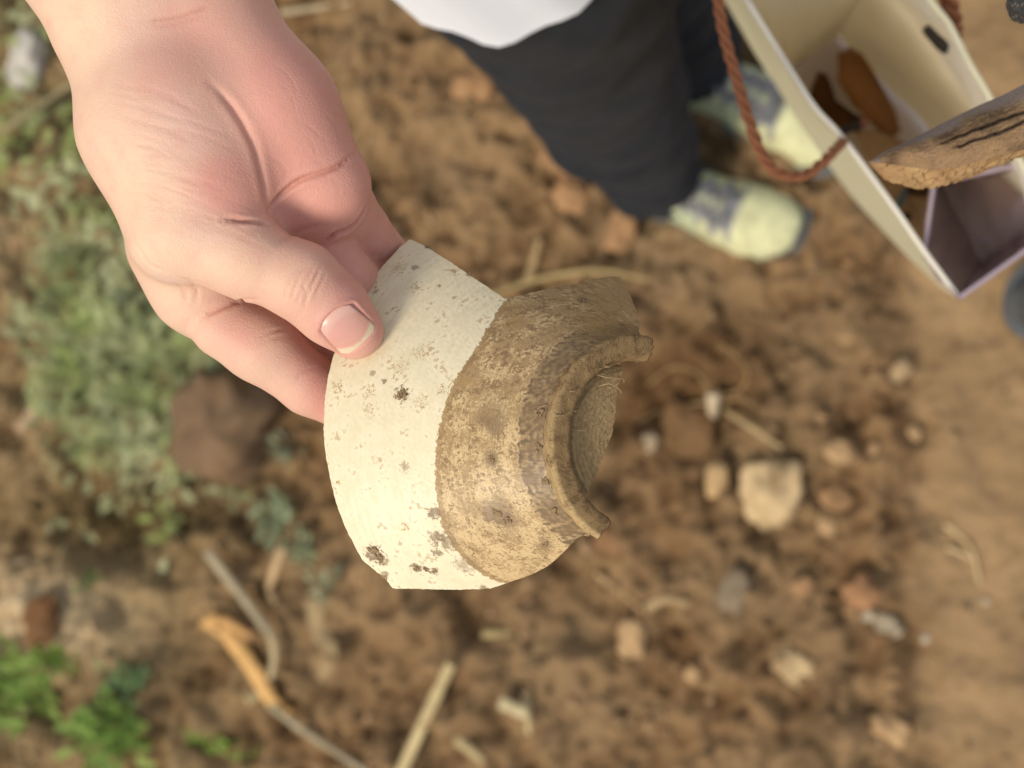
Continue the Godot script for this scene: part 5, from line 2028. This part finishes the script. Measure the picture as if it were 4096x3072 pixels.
func build_finds() -> void:
	find("potsherd", "long curved rust-brown potsherd leaning inside the paper bag", "potsherd", [[3352, 215], [3400, 188], [3450, 215], [3520, 330], [3580, 440], [3600, 520], [3560, 560], [3490, 500], [3410, 420], [3350, 320]], 0.8316, 0.008, Color(0.26, 0.12, 0.045), "finds carried in the paper bag", 0.012)
	find("potsherd", "dark brown triangular potsherd at the bottom of the paper bag", "potsherd", [[3272, 285], [3310, 300], [3345, 400], [3420, 455], [3470, 480], [3440, 530], [3360, 520], [3290, 460], [3230, 400]], 0.8442, 0.008, Color(0.085, 0.036, 0.012), "finds carried in the paper bag", 0.006)
	find("potsherd", "broad tan flat potsherd in the paper bag, above the plum box", "potsherd", [[3420, 530], [3520, 520], [3640, 580], [3740, 680], [3800, 800], [3740, 1010], [3690, 1000], [3600, 850], [3500, 700]], 0.8274, 0.007, Color(0.36, 0.23, 0.125), "finds carried in the paper bag", 0.003)
	find("potsherd", "small dark brown potsherd between the big grooved piece and the tan one", "potsherd", [[3630, 700], [3700, 680], [3740, 735], [3700, 790], [3620, 780]], 0.8022, 0.006, Color(0.075, 0.04, 0.02), "finds carried in the paper bag", 0.003)
	find("potsherd", "tiny black crumb of pottery near the rim of the paper bag", "potsherd", [[3590, 850], [3640, 850], [3645, 875], [3600, 900], [3575, 870]], 0.8022, 0.005, Color(0.03, 0.018, 0.01), "finds carried in the paper bag", 0.003)
	var pen := thing("pen", "thin dark pen with a pinkish end lying in the paper bag", "pen", at_px(3420, 512, 0.798))
	put_tube("barrel", pen, PackedVector3Array([at_px(3340, 545, 0.7896), at_px(3380, 520, 0.7938), at_px(3440, 500, 0.798)]), 0.0026, paint(Color(0.02, 0.02, 0.03), 0.4))
	put_tube("end_cap", pen, PackedVector3Array([at_px(3440, 500, 0.798), at_px(3462, 494, 0.7988)]), 0.0028, paint(Color(0.30, 0.12, 0.09), 0.5))
	var blue := thing("blue_strip", "little slate-blue strip lying on the tan potsherd", "plastic strip", at_px(3598, 810, 0.8064))
	put_tube("strip", blue, spline([at_px(3620, 765, 0.8022), at_px(3605, 800, 0.8022), at_px(3582, 845, 0.8022)], 4), 0.0022, paint(Color(0.075, 0.12, 0.15), 0.5))
	build_grooved()

# the big grooved fragment at the right edge, resting across the bag
func build_grooved() -> void:
	var base := thing("grooved_fragment", "large earth-crusted grooved pottery fragment at the right edge, reaching in over the bag", "pottery fragment", at_px(3900, 560, 0.50))
	var top_edge := [[3482, 645, 0.515], [3540, 606, 0.510], [3620, 570, 0.505], [3760, 498, 0.500], [3900, 428, 0.495], [4010, 380, 0.490], [4150, 310, 0.485], [4420, 190, 0.480]]
	var low_edge := [[3482, 650, 0.515], [3545, 664, 0.510], [3620, 682, 0.505], [3720, 690, 0.500], [3850, 668, 0.495], [3990, 632, 0.490], [4150, 590, 0.485], [4420, 520, 0.480]]
	var pa := spline(top_edge.map(func(p): return at_px(p[0], p[1], p[2])), 14)
	var pb := spline(low_edge.map(func(p): return at_px(p[0], p[1], p[2])), 14)
	var rows := 60
	var cols := pa.size()
	var v := PackedVector3Array()
	var c := PackedColorArray()
	var up := -ax_f
	var earth := Color(0.275, 0.178, 0.102)
	var dark := Color(0.12, 0.078, 0.048)
	var slip := Color(0.19, 0.155, 0.14)
	for i in rows + 1:
		for j in cols:
			var t := float(i) / rows
			var s := float(j) / (cols - 1)
			var p := pa[j].lerp(pb[j], t)
			var arch := 0.012 * sin(t * PI * 0.8) * minf(1.0, s * 4.0)
			# two long scored grooves
			var g1 := exp(-pow((t - (0.50 - 0.10 * s) + 0.02 * noise_b.get_noise_2d(s * 14.0, 1.0)) / 0.03, 2.0)) * smoothstep(0.36, 0.46, s)
			var g2 := exp(-pow((t - (0.76 - 0.22 * s) + 0.02 * noise_b.get_noise_2d(s * 14.0, 7.0)) / 0.028, 2.0)) * smoothstep(0.44, 0.52, s)
			var crust := noise_a.get_noise_2d(p.x * 6000.0, p.z * 6000.0) + 0.4 * noise_b.get_noise_2d(p.x * 900.0, p.z * 900.0)
			var grey := clampf(smoothstep(0.30, 0.10, t + 0.10 * crust + s * 0.02) + smoothstep(0.12, 0.06, s + 0.03 * crust), 0.0, 1.0)
			p += up * (arch - 0.0022 * (g1 + g2) * (1.0 - grey) + 0.0022 * crust * (1.0 - grey))
			v.append(p)
			var k := mix3(earth, dark, 0.55 + 2.2 * noise_a.get_noise_2d(p.x * 3000.0 + 40.0, p.z * 3000.0) + 0.5 * crust)
			k = mix3(k, Color(0.37, 0.24, 0.125), 0.9 * crust - 0.1)
			k = mix3(k, Color(0.022, 0.018, 0.016), 0.95 * maxf(g1, g2))
			k = mix3(k, slip, grey)
			k.a = 1.0
			c.append(k)
	var ix := grid_ix(rows + 1, cols)
	var skin := paint(Color.WHITE, 0.9, {"vc": true, "spec": 0.25, "bump": tex_grain, "bump_cm": 0.06, "bump_rep": 40.0})
	# orient towards the eye
	var nsum := (v[ix[1]] - v[ix[0]]).cross(v[ix[2]] - v[ix[0]])
	var nn := smooth_normals(v, ix)
	if nn[nn.size() / 2].dot(up) < 0.0:
		ix.reverse()
	put("scored_face", base, v, ix, skin, {"c": c})
	# the broken side facing the lower left, and the hidden back
	var e := PackedVector3Array()
	var ec := PackedColorArray()
	var er := 8
	for i in er + 1:
		for j in cols:
			var t := float(i) / er
			var s := float(j) / (cols - 1)
			var a: Vector3 = v[rows * cols + j]
			var down := ax_f * 0.016 * minf(1.0, s * 5.0 + 0.05) - ax_u * 0.0058 * sin(minf(1.0, s * 1.25) * PI * 0.9) * (1.0 - 0.25 * t)
			var p := a + down * t
			p += Vector3(1, 1, 1) * 0.0011 * noise_b.get_noise_3d(p.x * 500.0, p.y * 500.0, p.z * 500.0) * minf(1.0, i)
			e.append(p)
			var k := mix3(Color(0.29, 0.17, 0.08), Color(0.46, 0.30, 0.15), 0.5 + n3(noise_a, p, 7000.0))
			k.a = 1.0
			ec.append(k)
	var eix := grid_ix(er + 1, cols)
	if smooth_normals(e, eix)[er / 2 * cols + cols / 2].dot(-ax_u) < 0.0:
		eix.reverse()
	put("broken_edge", base, e, eix, skin, {"c": ec}).set_meta("label", "crumbly orange-tan broken edge")
	var bk := PackedVector3Array()
	for j in cols:
		bk.append(v[j])
	for j in cols:
		bk.append(e[er * cols + j])
	var bix := grid_ix(2, cols)
	if smooth_normals(bk, bix)[cols / 2].dot(-up) < 0.0:
		bix.reverse()
	put("back_face", base, bk, bix, paint(Color(0.30, 0.20, 0.12), 0.9))

func build_edge_things() -> void:
	# a black glittering rounded piece poking in at the top right corner
	var base := thing("speckled_stone", "black glittering rounded stone poking in at the top right corner", "stone", at_px(4120, 10, 0.46))
	var l := lump(at_px(4128, -12, 0.46), Vector3(0.0082, 0.008, 0.0090), Basis.IDENTITY, 90.0, 0.12, 40)
	var c := PackedColorArray()
	for p in l[0]:
		var k := Color(0.018, 0.017, 0.018)
		var t := noise_b.get_noise_3d(p.x * 2600.0, p.y * 2600.0, p.z * 2600.0)
		if t > 0.55:
			k = Color(0.20, 0.17, 0.14)
		elif t > 0.2:
			k = Color(0.05, 0.045, 0.045)
		c.append(k)
	put("body", base, l[0], l[1], paint(Color.WHITE, 0.5, {"vc": true, "spec": 0.6, "bump": tex_grain, "bump_cm": 0.06, "bump_rep": 90.0}), {"c": c})
	var other := thing("shoe", "dark grey rounded shoe toe at the right edge of the photo", "shoe", on_ground(4200, 1190))
	shoe(other, on_ground(4960, 1260), on_ground(4018, 1210), 1.0, true)
